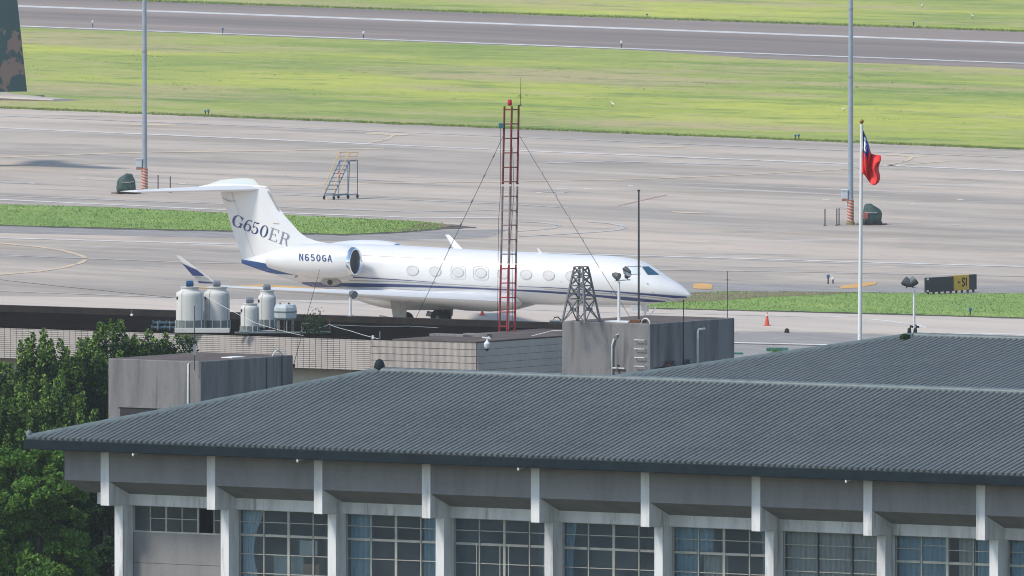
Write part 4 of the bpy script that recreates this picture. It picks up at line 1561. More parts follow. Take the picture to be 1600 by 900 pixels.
decal('rudder_seam', [((361, 300), (361.6, 300), (397, 401), (396.3, 401))], M['jet_seam'], fin, fin_side)
decal('leading_edge_strip', [((419, 300), (421, 297), (437, 327), (434.5, 328))], M['jet_grey'], fin, lambda x, y: Vector((*jl(x, y, 0)[:1], -0.10, jl(x, y, 0)[1])))
decal('fin_marking', [((427, 348.5), (436.5, 348.8), (436.5, 350), (427, 349.8))], M['chrome'], fin, fin_side)
m = MB()
m.tube([fin_side(347, 308.5, 0.02), fin_side(355, 313, 0.02), fin_side(361, 314.8, 0.02), fin_side(367, 313.2, 0.02)], 0.02, 5)
m.build('static_wick', M['jet_grey'], fin)
bxr, bzr = jl(311, 291.5, 0)
bxf, bzf = jl(421, 293, 0)
rings = []
for k in range(19):
    t = k / 18
    r = 0.22 * (math.sin(math.pi * min(1.0, t * 1.6) / 2) ** 0.6 if t < 0.62 else max(0.04, math.cos(math.pi / 2 * (t - 0.62) / 0.38) ** 0.9))
    r = max(r, 0.03)
    x = bxf + (bxr - bxf) * t
    zc = bzf + (bzr - bzf) * t
    rings.append([(x, 0.85 * r * math.cos(2 * math.pi * j / 16), zc + r * math.sin(2 * math.pi * j / 16)) for j in range(16)])
MB().loft(rings).build('tail_bullet', M['jet_white'], fin, smooth=True)
hx, hz_ = jl(410, 295.5, 0)
htx, htz_n = jl(216, 299.5, -5.3)
htx_f, htz_f = jl(398, 281.5, 5.3)
htx_n = htx
for sx, htx, htz, tch in ((-1, htx_n, htz_n, 1.15), (1, htx_f, htz_f, 1.85)):
    secs = [(hx, 3.9, 0.0, hz_, 0, 0.75), (htx + (hx - htx) * 0.06, tch + 0.3, 5.0, htz + (hz_ - htz) * 0.06, 0, 0.8), (htx, tch, 5.3, htz, 0, 0.6)]
    MB().loft([wing_section(sx, *s) for s in secs]).build('tailplane', M['jet_white'], jet, smooth='auto')

# blade antenna on top
for (pts) in ([(839, 388), (841.5, 388), (849, 397), (843.5, 397)],):
    MB().prism([jl(*p, 0) for p in pts], -0.02, 0.02, axis='y').build('blade_antenna', M['jet_white'], jet)

# landing gear
def wheel(parent, x, y, r, w):
    t = MB().lathe([(r * 0.55, -w / 2), (r * 0.9, -w / 2), (r, -w * 0.3), (r, w * 0.3), (r * 0.9, w / 2), (r * 0.55, w / 2)], (x, y, r + 0.02), 28, axis='y').build('tyre', M['tyre'], parent, smooth='auto')
    MB().lathe([(r * 0.12, -w / 2 - 0.01), (r * 0.5, -w / 2 + 0.02), (r * 0.56, -w / 2 + 0.01), (r * 0.56, w / 2 - 0.01), (r * 0.5, w / 2 - 0.02), (r * 0.12, w / 2 + 0.01)], (x, y, r + 0.02), 20, axis='y').build('hub', M['hub'], parent, smooth='auto')


for sx in (-1, 1):
    leg = MB().tube([(0.1, sx * 2.2, 1.6), (0.0, sx * 2.1, 0.5)], 0.11, 12).build('main_gear_leg', M['gear_grey'], jet, smooth='auto')
    wheel(leg, 0, sx * 1.83, 0.45, 0.26)
    wheel(leg, 0, sx * 2.40, 0.45, 0.26)
    MB().bar((0.0, sx * 1.75, 0.47), (0.0, sx * 2.5, 0.47), 0.1).build('axle', M['gear_grey'], leg)
    MB().prism([(0.50, 1.65), (0.42, 0.55), (-0.15, 0.30), (-0.35, 0.62), (-0.55, 1.65)], sx * 2.62, sx * 2.66, axis='y').build('gear_door', M['gear_grey'], leg)
    MB().prism([(-0.25, 0.62), (-0.35, 0.36), (-1.25, 0.50), (-1.15, 0.78)], sx * 2.68, sx * 2.71, axis='y').build('gear_door', M['gear_grey'], leg)
nx_, _ = jl(1006, 490, 0)
leg = MB().tube([(nx_ + 0.12, 0, 1.7), (nx_, 0, 0.35)], 0.075, 10).build('nose_gear_leg', M['white'], jet, smooth='auto')
for sx in (-1, 1):
    wheel(leg, nx_, sx * 0.17, 0.27, 0.16)
    MB().prism([(nx_ - 0.55, 1.5), (nx_ - 0.50, 1.18), (nx_ + 0.05, 1.12), (nx_ + 0.1, 1.5)], sx * 0.42, sx * 0.44, axis='y').build('gear_door', M['white'], leg)
MB().bar((nx_ + 0.1, 0, 0.6), (nx_ + 0.75, 0, 1.45), 0.06).build('drag_strut', M['white'], leg)

# ------------------------------------------------------------------ lettering drawn as strokes
def arc(cx, cy, rx, ry, a0, a1, n=18, wt=None):
    """ellipse arc with a pen that is broad on the upright strokes: (x, y, width)"""
    o = []
    for i in range(n + 1):
        a = R(a0 + (a1 - a0) * i / n)
        w = wt if wt else 0.045 + 0.115 * abs(math.cos(a)) ** 1.5
        o.append((cx + rx * math.cos(a), cy + ry * math.sin(a), w))
    return o


def seg(x0, y0, x1, y1, w):
    return [(x0, y0, w), (x1, y1, w)]


SERIF = {
    'G': [arc(.42, .5, .34, .47, 42, 318), seg(.70, .08, .70, .42, .13), seg(.52, .42, .84, .42, .05), seg(.70, .66, .72, .96, .05)],
    '6': [arc(.40, .31, .27, .28, 0, 360, 26), [(.14, .36, .14), (.17, .58, .13), (.27, .80, .10), (.44, .95, .06), (.58, .95, .06), (.64, .86, .12)]],
    '5': [[(.20, .95, .05), (.36, .91, .10), (.52, .93, .12), (.64, 1.0, .04)], seg(.19, .96, .16, .50, .05), arc(.38, .31, .26, .28, 140, -140, 22), seg(.16, .14, .2, .2, .13)],
    '0': [arc(.40, .5, .28, .47, 0, 360, 28)],
    'E': [seg(.22, .0, .22, 1.0, .13), seg(.08, .98, .74, .98, .05), seg(.22, .52, .56, .52, .05), seg(.08, .02, .76, .02, .05), seg(.73, .98, .73, .78, .05), seg(.75, .02, .75, .24, .05), seg(.56, .42, .56, .62, .05)],
    'R': [seg(.20, .0, .20, 1.0, .13), seg(.06, .98, .42, .98, .05), seg(.06, .02, .34, .02, .05), arc(.42, .745, .24, .235, 90, -90, 14), seg(.20, .51, .42, .51, .05),
          [(.44, .51, .08), (.58, .42, .12), (.64, .2, .12), (.72, .04, .08), (.84, .04, .05)]],
}
SANS = {
    'N': [seg(.1, 0, .1, 1, .16), seg(.1, 1, .64, 0, .15), seg(.64, 0, .64, 1, .16)],
    '6': [arc(.37, .29, .28, .24, 0, 360, 24, .15), [(.09, .3, .15), (.09, .68, .15), (.2, .9, .15), (.4, .94, .15), (.62, .84, .15)]],
    '5': [seg(.62, .93, .14, .93, .15), seg(.14, .97, .12, .52, .15), [(.12, .52, .14), (.36, .6, .14), (.58, .52, .15), (.65, .33, .15), (.58, .14, .15), (.36, .06, .15), (.08, .16, .14)]],
    '0': [arc(.37, .5, .28, .44, 0, 360, 28, .15)],
    'G': [arc(.39, .5, .30, .44, 50, 330, 22, .15), seg(.66, .12, .66, .46, .15), seg(.42, .46, .73, .46, .14)],
    'A': [seg(.04, 0, .36, 1, .15), seg(.36, 1, .68, 0, .15), seg(.16, .32, .56, .32, .13)],
}


def lettering(text, font, boxes, surf, material, parent, aspect, names):
    """each glyph in its own pixel quad (bl, br, tl); returns one mesh per glyph"""
    for ch, (bl, br, tl), mt in zip(text, boxes, material):
        m = MB()
        for st in font[ch]:
            vs, fs = [], []
            for i, (x, y, w) in enumerate(st):
                p0, p1 = st[max(i - 1, 0)], st[min(i + 1, len(st) - 1)]
                if len(st) > 6 and abs(st[0][0] - st[-1][0]) < 1e-3 and abs(st[0][1] - st[-1][1]) < 1e-3:
                    p0 = st[i - 1] if i > 0 else st[-2]
                    p1 = st[i + 1] if i < len(st) - 1 else st[1]
                dx, dy = (p1[0] - p0[0]) * aspect, p1[1] - p0[1]
                L = math.hypot(dx, dy) or 1
                nx, ny = -dy / L / aspect, dx / L
                for sgn in (-1, 1):
                    gx, gy = x + sgn * nx * w / 2, y + sgn * ny * w / 2
                    px = bl[0] + (br[0] - bl[0]) * gx + (tl[0] - bl[0]) * gy
                    py = bl[1] + (br[1] - bl[1]) * gx + (tl[1] - bl[1]) * gy
                    vs.append(surf(px, py))
                if i:
                    fs.append((2 * i - 2, 2 * i - 1, 2 * i + 1, 2 * i))
            m.add(vs, fs)
        m.build(names, mt, parent, fix=False)


serif_boxes = []
gx = [(362.5, 382.5), (379.8, 396.5), (391.5, 408), (405.3, 421.5), (419.0, 437.5), (436.0, 454.5)]
for (a, b) in gx:
    y_ = lambda x: 352.5 + (x - 362) * 0.375
    bl = (a - 1.5, y_(a - 1.5))
    serif_boxes.append((bl, (b - 1.5, y_(b - 1.5)), (bl[0] + 5.0, bl[1] - 18.5)))
lettering('G650ER', SERIF, serif_boxes, lambda x, y: fin_side(x, y, 0.016), [M['jet_blue']] * 4 + [M['jet_silver_text']] * 2, fin, 0.95, 'letter')
sans_boxes = []
for i in range(6):
    a = 467.6 + i * 8.95
    y_ = 406.8 + (a - 467) * 0.045
    sans_boxes.append(((a, y_), (a + 8.6, y_ + 0.4), (a, y_ - 10.6)))
near_nac = [o for o in jet.children if o.name.startswith('engine_nacelle')][0]
lettering('N650GA', SANS, sans_boxes, lambda x, y: nac(x, y, 0.02), [M['jet_blue']] * 6, near_nac, 0.8, 'letter')

# ------------------------------------------------------------------ camouflaged transport at the left edge
M['camo'] = layered('green_brown_camouflage', (0.042, 0.088, 0.086), [
    ((0.21, 0.15, 0.125), 0.16, (1, 1, 0.9), 0.4, 0.515, 0.525, 1.0), ((0.022, 0.05, 0.05), 0.13, (1, 1, 0.7), 0, 0.56, 0.57, 1.0)], rough=0.7)
M['camo_top'] = mat('hazy_lit_tan', (0.46, 0.41, 0.36), 0.6, var=0.2, scale=0.5)  # paleness of the hazy, lit top put into the colour
YC = 1145.0
hb_ = R(70)
te = P(42, 143, YC)
HD = Vector((-math.sin(hb_), -math.cos(hb_), 0))
tr = thing('military_transport', 'camouflaged military transport aircraft whose tail shows at the left edge', 'aircraft', (te.x, te.y, 0), math.atan2(HD.y, HD.x))
zf_ = te.z
MB().loft([[(0, 0.04, zf_), (0, -0.04, zf_), (2.4, -0.30, zf_), (6.4, -0.05, zf_), (6.4, 0.05, zf_), (2.4, 0.30, zf_)],
           [(0.8, 0.04, zf_ + 7.2), (0.8, -0.04, zf_ + 7.2), (2.5, -0.16, zf_ + 7.2), (4.0, -0.03, zf_ + 7.2), (4.0, 0.03, zf_ + 7.2), (2.5, 0.16, zf_ + 7.2)]]).build('fin', M['camo'], tr)
zs_ = zf_ - 0.28
for sx in (-1, 1):
    MB().loft([[(4.6 - 4.4 * u, sx * y, zs_ + t * 3.4 * k) for u, t in AF] if y == 0.0 else [(0.9 - 2.1 * u, sx * y, zs_ - 0.05 + t * 2.6 * k) for u, t in AF] for y, k in ((0.0, 1.3), (8.0, 0.55))]).build('tailplane', M['camo_top'], tr, smooth='auto')
rings = []
for (x, zb_, zt_, hw) in ((-1.2, zs_ - 0.12, zs_ + 0.02, 0.1), (0.8, zs_ - 0.25, zs_ - 0.05, 0.25), (3.2, zs_ - 0.35, zs_ - 0.05, 0.4), (6, zs_ - 1.8, zf_ + 0.15, 1.4), (9, 1.3, zf_ + 0.2, 1.9), (13, 0.6, zf_ + 0.1, 2.15), (22, 0.6, zf_, 2.15), (26, 0.9, zf_ - 0.2, 1.9), (28.5, 1.6, zf_ - 1.4, 1.0), (29.3, 2.1, zf_ - 2.2, 0.2)):
    rings.append([(x, hw * math.cos(2 * math.pi * k / 24), (zb_ + zt_) / 2 + (zt_ - zb_) / 2 * math.sin(2 * math.pi * k / 24)) for k in range(24)])
MB().loft(rings).build('fuselage', M['camo'], tr, smooth=True)
for sx in (-1, 1):
    MB().loft([[(18.5 - 4.8 * u, sx * 1.0, zf_ + 0.1 + t * 5) for u, t in AF], [(17.6 - 2.6 * u, sx * 20.0, zf_ + 0.6 + t * 2.6) for u, t in AF]]).build('wing', M['camo'], tr, smooth='auto')
    MB().lathe([(0.55, -0.3), (0.6, -0.2), (0.6, 0.2), (0.55, 0.3)], (15.5, sx * 2.2, 0.62), 20, axis='y').build('main_wheel', M['tyre'], tr)
    MB().lathe([(0.45, -0.15), (0.5, 0.0), (0.45, 0.15)], (25.5, sx * 0.3, 0.5), 20, axis='y').build('nose_wheel', M['tyre'], tr)
    MB().box(13.2, 18.0, sx * 2.0 - 0.55, sx * 2.0 + 0.55, 0.7, 1.9).build('gear_pod', M['camo'], tr, bevel=0.3)

# ------------------------------------------------------------------ lamp masts with their covered carts and posts
M['mast'] = mat('blue_grey_mast_paint', (0.27, 0.32, 0.37), 0.5, var=0.15, scale=2)
M['tarp'] = mat('dark_green_tarpaulin', (0.018, 0.048, 0.046), 0.6, c2=(0.05, 0.085, 0.075), scale=3.0, lo=0.45, hi=0.62)
M['cord'] = mat('pale_rope', (0.42, 0.40, 0.33), 0.8)
M['red_thing'] = mat('faded_red_cover', (0.34, 0.10, 0.085), 0.6)
M['cabinet'] = mat('pale_grey_cabinet', (0.47, 0.51, 0.54), 0.5)
M['orange_red'] = mat('orange_red_stripe', (0.50, 0.105, 0.05), 0.6, var=0.2, scale=3)
M['stripe_white'] = mat('stripe_white', (0.52, 0.50, 0.46), 0.6, var=0.2, scale=3)
M['ochre'] = mat('ochre_mortar', (0.22, 0.17, 0.08), 0.9, var=0.3, scale=4)


def lamp_mast(px, py, label, top=26.0):
    b = G(px, py)
    t = thing('lamp_mast', label, 'lamp mast', b, 0, 'lamp masts on the apron')
    m = MB()
    m.tube([(0, 0, 1.5), (0, 0, 9.0), (0, 0, 17), (0, 0, top)], [0.17, 0.15, 0.125, 0.10], 14)
    m.build('pole', M['mast'], t, smooth='auto')
    m = MB()
    m.lathe([(0.176, 9.0), (0.176, 9.14)], (0, 0, 0), 14)
    m.lathe([(0.16, 13.2), (0.16, 13.3)], (0, 0, 0), 14)
    m.build('pole_joint', M['steel'], t)
    m = MB()
    m.lathe([(0.20, 0.12), (0.20, 1.55)], (0, 0, 0), 18)
    m.build('striped_sleeve', M['stripe_white'], t, smooth='auto')
    # diagonal bands wound round the sleeve
    for k in range(8):
        mm = MB()
        z0 = 0.16 + k * 0.185
        vs, fs = [], []
        for i in range(19):
            a = -math.pi * 0.02 - math.pi * 2 * i / 18
            z = z0 + 0.34 * (i / 18.0) * 1.0
            for dz in (0.0, 0.10):
                zz = min(max(z + dz - 0.1, 0.125), 1.55)
                vs.append((0.205 * math.cos(a), 0.205 * math.sin(a), zz))
        for i in range(18):
            fs.append((2 * i, 2 * i + 2, 2 * i + 3, 2 * i + 1))
        mm.add(vs, fs)
        mm.build('red_band', M['orange_red'], t, fix=False)
    MB().lathe([(0.30, 0.0), (0.27, 0.10), (0.20, 0.22)], (0, 0, 0), 16).build('footing', M['ochre'], t)
    cb = MB().box(-0.56, -0.2, -0.2, 0.14, 1.60, 2.12).build('switch_cabinet', M['cabinet'], t, bevel=0.015)
    MB().box(-0.60, -0.17, -0.24, 0.18, 2.12, 2.15).build('cabinet_lid', M['white'], cb)
    for k in range(4):
        MB().prism([(-0.56 + k * 0.09, 1.45), (-0.51 + k * 0.09, 1.45), (-0.46 + k * 0.09, 1.60), (-0.51 + k * 0.09, 1.60)], -0.2, -0.17, axis='y').build('red_band', M['orange_red'], cb)
    MB().box(-0.56, -0.16, -0.168, 0.1, 1.45, 1.60).build('cabinet_bracket', M['stripe_white'], cb)
    # lamp head, above the picture
    MB().box(-0.9, 0.9, -0.15, 0.15, top - 0.1, top).build('lamp_bar', M['steel'], t)
    for x in (-0.7, 0, 0.7):
        MB().box(x - 0.22, x + 0.22, -0.35, -0.1, top, top + 0.35).build('flood_lamp', M['steel'], t)
    return t, b


lmA, bA = lamp_mast(226, 300, 'tall grey lamp mast with red striped foot above the jet\'s tailplane')
lmB, bB = lamp_mast(1329, 351, 'tall grey lamp mast with red striped foot beside the red flag')


def covered_cart(px, py, mirror, label):
    b = G(px, py)
    t = thing('covered_cart', label, 'cart', b, R(8), 'tarpaulin covered extinguisher carts')
    s_ = -1 if mirror else 1
    rings = []
    for (z, x0, x1, d) in ((0.08, -0.58, 0.58, 0.42), (0.35, -0.60, 0.60, 0.44), (0.75, -0.60, 0.56, 0.42), (0.92, -0.54, 0.52, 0.38), (1.06, -0.40, 0.47, 0.33), (1.22, -0.12, 0.42, 0.26), (1.30, 0.0, 0.34, 0.16)):
        ring = []
        for k in range(28):
            a = 2 * math.pi * k / 28
            c, s2 = math.cos(a), math.sin(a)
            ux, uy = math.copysign(abs(c) ** 0.6, c), math.copysign(abs(s2) ** 0.6, s2)
            cx, hx_ = (x0 + x1) / 2, (x1 - x0) / 2
            w = 1 + 0.05 * math.sin(5 * a + z * 4) + 0.03 * math.sin(11 * a - z * 9)
            ring.append((s_ * (cx + hx_ * ux * w), d * uy * w, z + 0.03 * math.sin(3 * a + 1)))
        rings.append(ring)
    MB().loft(rings).build('tarpaulin', M['tarp'], t, smooth=True)
    m = MB()
    m.tube([(s_ * (0.60 * math.cos(a)), 0.45 * math.sin(a), 0.80 + 0.04 * math.cos(2 * a)) for a in [2 * math.pi * k / 20 for k in range(21)]], 0.022, 5)
    m.build('lashing_rope', M['cord'], t)
    m = MB()
    m.bar((-0.95, 0.1, 0.06), (0.95, -0.1, 0.06), 0.07)
    m.bar((-0.7, -0.3, 0.05), (0.75, -0.35, 0.05), 0.06)
    m.build('skid', M['rust'], t)
    for x in (-0.45, 0.45):
        MB().lathe([(0.12, -0.05), (0.14, 0), (0.12, 0.05)], (x, -0.46, 0.14), 14, axis='y').build('wheel', M['tyre'], t)
    return t


cA = covered_cart(197, 303, False, 'cart under dark green tarpaulin by the left lamp mast')
cB = covered_cart(1362, 351.5, True, 'cart under dark green tarpaulin with red cover behind the flagpole')
MB().box(-0.62, -0.30, -0.52, -0.42, 0.38, 0.78).build('red_cover', M['red_thing'], cB, bevel=0.04)


def post(px, py, h, label):
    b = G(px, py)
    t = thing('marker_post', label, 'post', b, 0, 'thin marker posts by the lamp masts')
    MB().tube([(0, 0, 0), (0, 0, h)], 0.035, 8).build('stake', M['dark_steel'], t)
    MB().box(-0.09, 0.09, -0.09, 0.09, 0, 0.05).build('foot_plate', M['rust'], t)
    return t


post(247, 299, 1.05, 'thin dark post just right of the left lamp mast, nearer to it')
post(266, 301, 1.05, 'thin dark post further right of the left lamp mast')
post(1289, 353, 1.05, 'single thin dark post farthest left of the right lamp mast')
p_ = post(1307.5, 352.5, 1.05, 'left thin dark post of the pair next to the right lamp mast')
p_ = post(1311, 352, 1.05, 'right thin dark post of the pair next to the right lamp mast')

# ------------------------------------------------------------------ maintenance steps
M['step_blue'] = mat('blue_grey_step_frame', (0.14, 0.18, 0.23), 0.5)
M['step_yellow'] = mat('pale_orange_handrail', (0.55, 0.36, 0.16), 0.6)
sb = G(507, 312)
stp = thing('maintenance_steps', 'wheeled blue grey maintenance steps with orange handrails behind the jet', 'steps', sb, R(-30))
# local x across the steps, local y up the run
for x in (0.0, 0.72):
    MB().bar((x, 0.0, 0.35), (x, 1.95, 2.45), 0.045, 0.06).build('stringer', M['step_blue'], stp)
    MB().bar((x, 0.05, 0.95), (x, 1.85, 2.98), 0.035).build('handrail', M['step_yellow'], stp)
    MB().bar((x, 0.05, 0.40), (x, 0.05, 0.95), 0.03).build('handrail_post', M['step_yellow'], stp)
    MB().bar((x, 1.95, 2.45), (x, 1.95, 2.95), 0.035).build('handrail_post', M['step_yellow'], stp)
    MB().bar((x, 2.95, 2.45), (x, 2.95, 2.95), 0.035).build('handrail_post', M['step_yellow'], stp)
    MB().bar((x, 1.9, 2.95), (x, 2.97, 2.95), 0.04).build('handrail', M['step_yellow'], stp)
    MB().bar((x, 1.9, 2.70), (x, 2.97, 2.70), 0.03).build('handrail', M['step_yellow'], stp)
    MB().bar((x, 1.95, 2.45), (x, 1.75, 0.25), 0.045).build('leg', M['step_blue'], stp)
    MB().bar((x, 2.92, 2.45), (x, 2.92, 0.25), 0.045).build('leg', M['step_blue'], stp)
    MB().bar((x, 1.9, 1.35), (x, 2.92, 1.35), 0.03).build('brace', M['step_blue'], stp)
    MB().bar((x, 0.0, 0.28), (x, 2.92, 0.28), 0.06).build('base_rail', M['step_blue'], stp)
    for y in (-0.05, 1.75, 2.92):
        w = MB().lathe([(0.10, -0.035), (0.13, -0.02), (0.13, 0.02), (0.10, 0.035)], (x, y, 0.135), 14, axis='x').build('castor', M['tyre'], stp)
MB().bar((0, 2.97, 2.95), (0.72, 2.97, 2.95), 0.04).build('handrail', M['step_yellow'], stp)
MB().bar((0, 0.0, 0.30), (0.72, 0.0, 0.30), 0.06).build('base_rail', M['step_blue'], stp)
for k in range(9):
    z = 0.38 + k * 0.245
    y = (z - 0.35) / 2.1 * 1.95
    MB().box(0.0, 0.72, y - 0.11, y + 0.11, z, z + 0.06).build('step', M['step_blue'], stp)
MB().box(0, 0.72, 1.9, 2.95, 2.42, 2.47).build('platform', M['step_blue'], stp)
MB().box(0.1, 0.55, 2.9, 2.98, 2.36, 2.46).build('toe_board', M['rust'], stp)
for z in (1.38, 1.62):
    MB().box(0.40, 0.56, 1.0, 1.03, z, z + 0.16).build('warning_plate', M['red_thing'], stp)

# ------------------------------------------------------------------ taxiway sign
M['sign_black'] = mat('black_sign_face', (0.012, 0.022, 0.034), 0.45, var=0.3, scale=3)
M['sign_yellow'] = mat('ochre_yellow_sign_face', (0.66, 0.40, 0.035), 0.5, var=0.15, scale=3)
sl_, sr_ = G(1446.5, 461), G(1525, 456.5)
dv = sr_ - sl_
SL = dv.length
sgn = thing('taxiway_sign', 'black and yellow taxiway sign with arrow and S1 beside the grass strip', 'sign', sl_, math.atan2(dv.y, dv.x))
zS0, zS1 = 0.14, 0.99


def sx_at(px):
    q = to_local(sgn, on_plane(px, 450, sl_, Vector((-dv.y, dv.x, 0)).normalized()))
    return q.x


xs_ = [sx_at(p) for p in (1445.5, 1488.8, 1489.2, 1513, 1525)]
MB().box(xs_[0], xs_[1], -0.06, 0.06, zS0, zS1 - 0.02).build('panel', M['sign_black'], sgn, bevel=0.02)
MB().box(xs_[2], xs_[3], -0.07, 0.06, zS0 + 0.02, zS1 + 0.02).build('panel', M['sign_yellow'], sgn, bevel=0.02)
MB().box(xs_[3] + 0.003, xs_[4], -0.06, 0.06, zS0 + 0.02, zS1 + 0.02).build('panel', M['sign_black'], sgn, bevel=0.02)
for k in range(9):
    x = xs_[0] + 0.25 + (xs_[4] - xs_[0] - 0.5) * k / 8
    MB().box(x - 0.05, x + 0.05, -0.05, 0.05, 0.0, zS0 + 0.03).build('leg', M['dark_steel'], sgn)
for z in (zS0 + 0.03, zS1 - 0.16):
    MB().box(xs_[0] + 0.06, xs_[0] + 0.26, -0.066, -0.061, z, z + 0.1).build('reflector', M['white'], sgn)
# arrow and S1
ya = -0.075
wY = xs_[3] - xs_[2]
xa0, xa1 = xs_[2] + 0.22 * wY, xs_[2] + 0.42 * wY
zm = (zS0 + zS1) / 2 + 0.05
m = MB()
m.prism([(xa0, zm), (xa0 + 0.14, zm + 0.10), (xa0 + 0.14, zm + 0.03), (xa1, zm + 0.03), (xa1, zm - 0.03), (xa0 + 0.14, zm - 0.03), (xa0 + 0.14, zm - 0.10)], ya, ya + 0.003, axis='y')
m.build('arrow', M['sign_black'], sgn)
m = MB()
S_ = [(.66, .82), (.5, .95), (.3, .95), (.16, .82), (.16, .66), (.28, .55), (.52, .46), (.66, .34), (.66, .18), (.5, .05), (.3, .05), (.14, .18)]
hS = 0.48
xS = xs_[2] + 0.50 * wY
wS = 0.26 * wY
m.tube([(xS + wS * a, ya, zm - hS / 2 + hS * b) for a, b in S_], 0.05, 6)
m.build('letter', M['sign_black'], sgn)
m = MB()
m.bar((xS + wS * 1.15, ya, zm - hS / 2), (xS + wS * 1.15, ya, zm + hS / 2), 0.09, 0.02)
m.bar((xS + wS * 1.15, ya, zm + hS / 2 - 0.02), (xS + wS * 0.98, ya, zm + hS / 2 - 0.12), 0.05, 0.02)
m.build('digit', M['sign_black'], sgn)

# ------------------------------------------------------------------ small airfield things
M['cone'] = mat('orange_red_cone', (0.55, 0.085, 0.045), 0.5)
M['egret'] = mat('white_feathers', (0.75, 0.75, 0.73), 0.8)
M['bluelamp'] = mat('blue_taxi_lamp', (0.03, 0.12, 0.26), 0.4)


def cone(px, py, h, label):
    t = thing('traffic_cone', label, 'cone', G(px, py), R(15), 'traffic cones on the apron')
    MB().box(-0.19, 0.19, -0.19, 0.19, 0.0, 0.04).build('base', M['cone'], t, bevel=0.01)
    MB().lathe([(0.135, 0.04), (0.05, h * 0.72)], (0, 0, 0), 16).build('body', M['cone'], t, smooth='auto')
    MB().lathe([(0.052, h * 0.70), (0.036, h * 0.86)], (0, 0, 0), 16).build('reflective_collar', M['white'], t, smooth='auto')
    MB().lathe([(0.036, h * 0.86), (0.022, h)], (0, 0, 0), 16).build('tip', M['cone'], t, smooth='auto')


cone(1198.5, 509, 0.75, 'tall orange cone with white collar on the apron right of the jet')
cone(753.5, 493, 0.35, 'small orange cone under the belly of the jet')


def edge_light(px, py, h, label, white=True):
    t = thing('edge_light', label, 'light', G(px, py), 0, 'airfield edge lights')
    MB().tube([(0, 0, 0), (0, 0, h * 0.6)], 0.04, 8).build('stem', M['dark_steel'], t)
    MB().lathe([(0.04, h * 0.6), (0.09, h * 0.7), (0.09, h * 0.95), (0.03, h)], (0, 0, 0), 10).build('lens', M['white'] if white else M['bluelamp'], t)


edge_light(145, 43, 0.6, 'white edge light on the near runway edge, leftmost')
edge_light(568, 60, 0.6, 'white edge light on the near runway edge, second from left')
edge_light(971, 75, 0.6, 'white edge light on the near runway edge, third from left')
edge_light(348, 53, 0.5, 'tiny dark light on the near runway edge between two white ones', False)
edge_light(1294, 444, 0.55, 'blue taxiway light left of the flagpole', False)
edge_light(1301.5, 443, 0.35, 'small pale light beside the blue taxiway light')
edge_light(1516, 493, 0.42, 'small dark lamp at the grass strip below the sign', False)
edge_light(325.5, 180, 0.42, 'blue grey lamp on the grass edge beyond the maintenance steps', False)
edge_light(321, 179.5, 0.34, 'small dark stub left of the lamp on the grass edge', False)
edge_light(1248, 219, 0.42, 'blue grey lamp on the grass edge left of the flag, right one', False)
edge_light(1243, 218.5, 0.38, 'dark stub on the grass edge left of the flag, left one', False)
edge_light(1011, 27.5, 0.35, 'tiny dark light beyond the far runway edge near the middle', False)
edge_light(1427.5, 40.5, 0.35, 'tiny dark light beyond the far runway edge at the right', False)


def egret(px, py, a, label):
    t = thing('egret', label, 'bird', G(px, py), a, 'white egrets on the grass')
    MB().tube([(-0.22, 0, 0.30), (-0.08, 0, 0.36), (0.06, 0, 0.40), (0.14, 0, 0.45), (0.12, 0, 0.58), (0.17, 0, 0.66), (0.24, 0, 0.65), (0.34, 0, 0.62)],
              [0.02, 0.09, 0.10, 0.05, 0.025, 0.035, 0.02, 0.004], 10).build('body', M['egret'], t, smooth=True)
    t.scale = (0.75, 0.75, 0.75)
    for s_ in (-1, 1):
        MB().tube([(0.0, s_ * 0.04, 0.33), (0.03, s_ * 0.04, 0.17), (0.0, s_ * 0.04, 0.0)], 0.012, 5).build('leg', M['dark_steel'], t)


egret(957.5, 168, 2.5, 'white egret in the grass right of the red mast')
egret(1318.5, 176, 0.4, 'white egret in the grass just left of the right lamp mast')
egret(1441, 13, 1.0, 'white egret beyond the runway nearer the middle')
egret(1520, 30, 3.4, 'white egret beyond the runway at far right')
for px, py, lb_ in ((1229.5, 520.5, 'dark rubber bump on the apron right of the orange cone'), (1458.5, 527.5, 'dark rubber bump above the ridge of the rear roof')):
    t = thing('rubber_stop', lb_, 'bollard', G(px, py), 0, 'dark rubber stops')
    MB().lathe([(0.13, 0), (0.13, 0.12), (0.10, 0.22), (0.04, 0.26)], (0, 0, 0), 14).build('cap', M['black'], t, smooth='auto')
    MB().lathe([(0.16, 0), (0.15, 0.03)], (0, 0, 0), 14).build('flange', M['rust'], t)
M['teal'] = mat('teal_painted_planter', (0.03, 0.15, 0.13), 0.6, var=0.2, scale=3)
for px, py, w, h, lb_ in ((1214.5, 549, 1.12, 0.18, 'green planter box with a small bush beside the stair house'), (1150, 554, 0.7, 0.10, 'low green kerb partly hidden by the stair house')):
    t = thing('planter_box', lb_, 'planter', G(px, py), R(-3), 'green planters by the old asphalt')
    for y0, y1 in ((-0.28, -0.22), (0.22, 0.28)):
        MB().box(-w / 2, w / 2, y0, y1, 0, h).build('side_board', M['teal'], t, bevel=0.01)
    for x0, x1 in ((-w / 2 + 0.003, -w / 2 + 0.06), (w / 2 - 0.06, w / 2 - 0.003)):
        MB().box(x0, x1, -0.219, 0.219, 0, h - 0.003).build('end_board', M['teal'], t)
    MB().box(-w / 2 + 0.06, w / 2 - 0.06, -0.219, 0.219, 0, h * 0.7).build('soil', M['soil'], t)

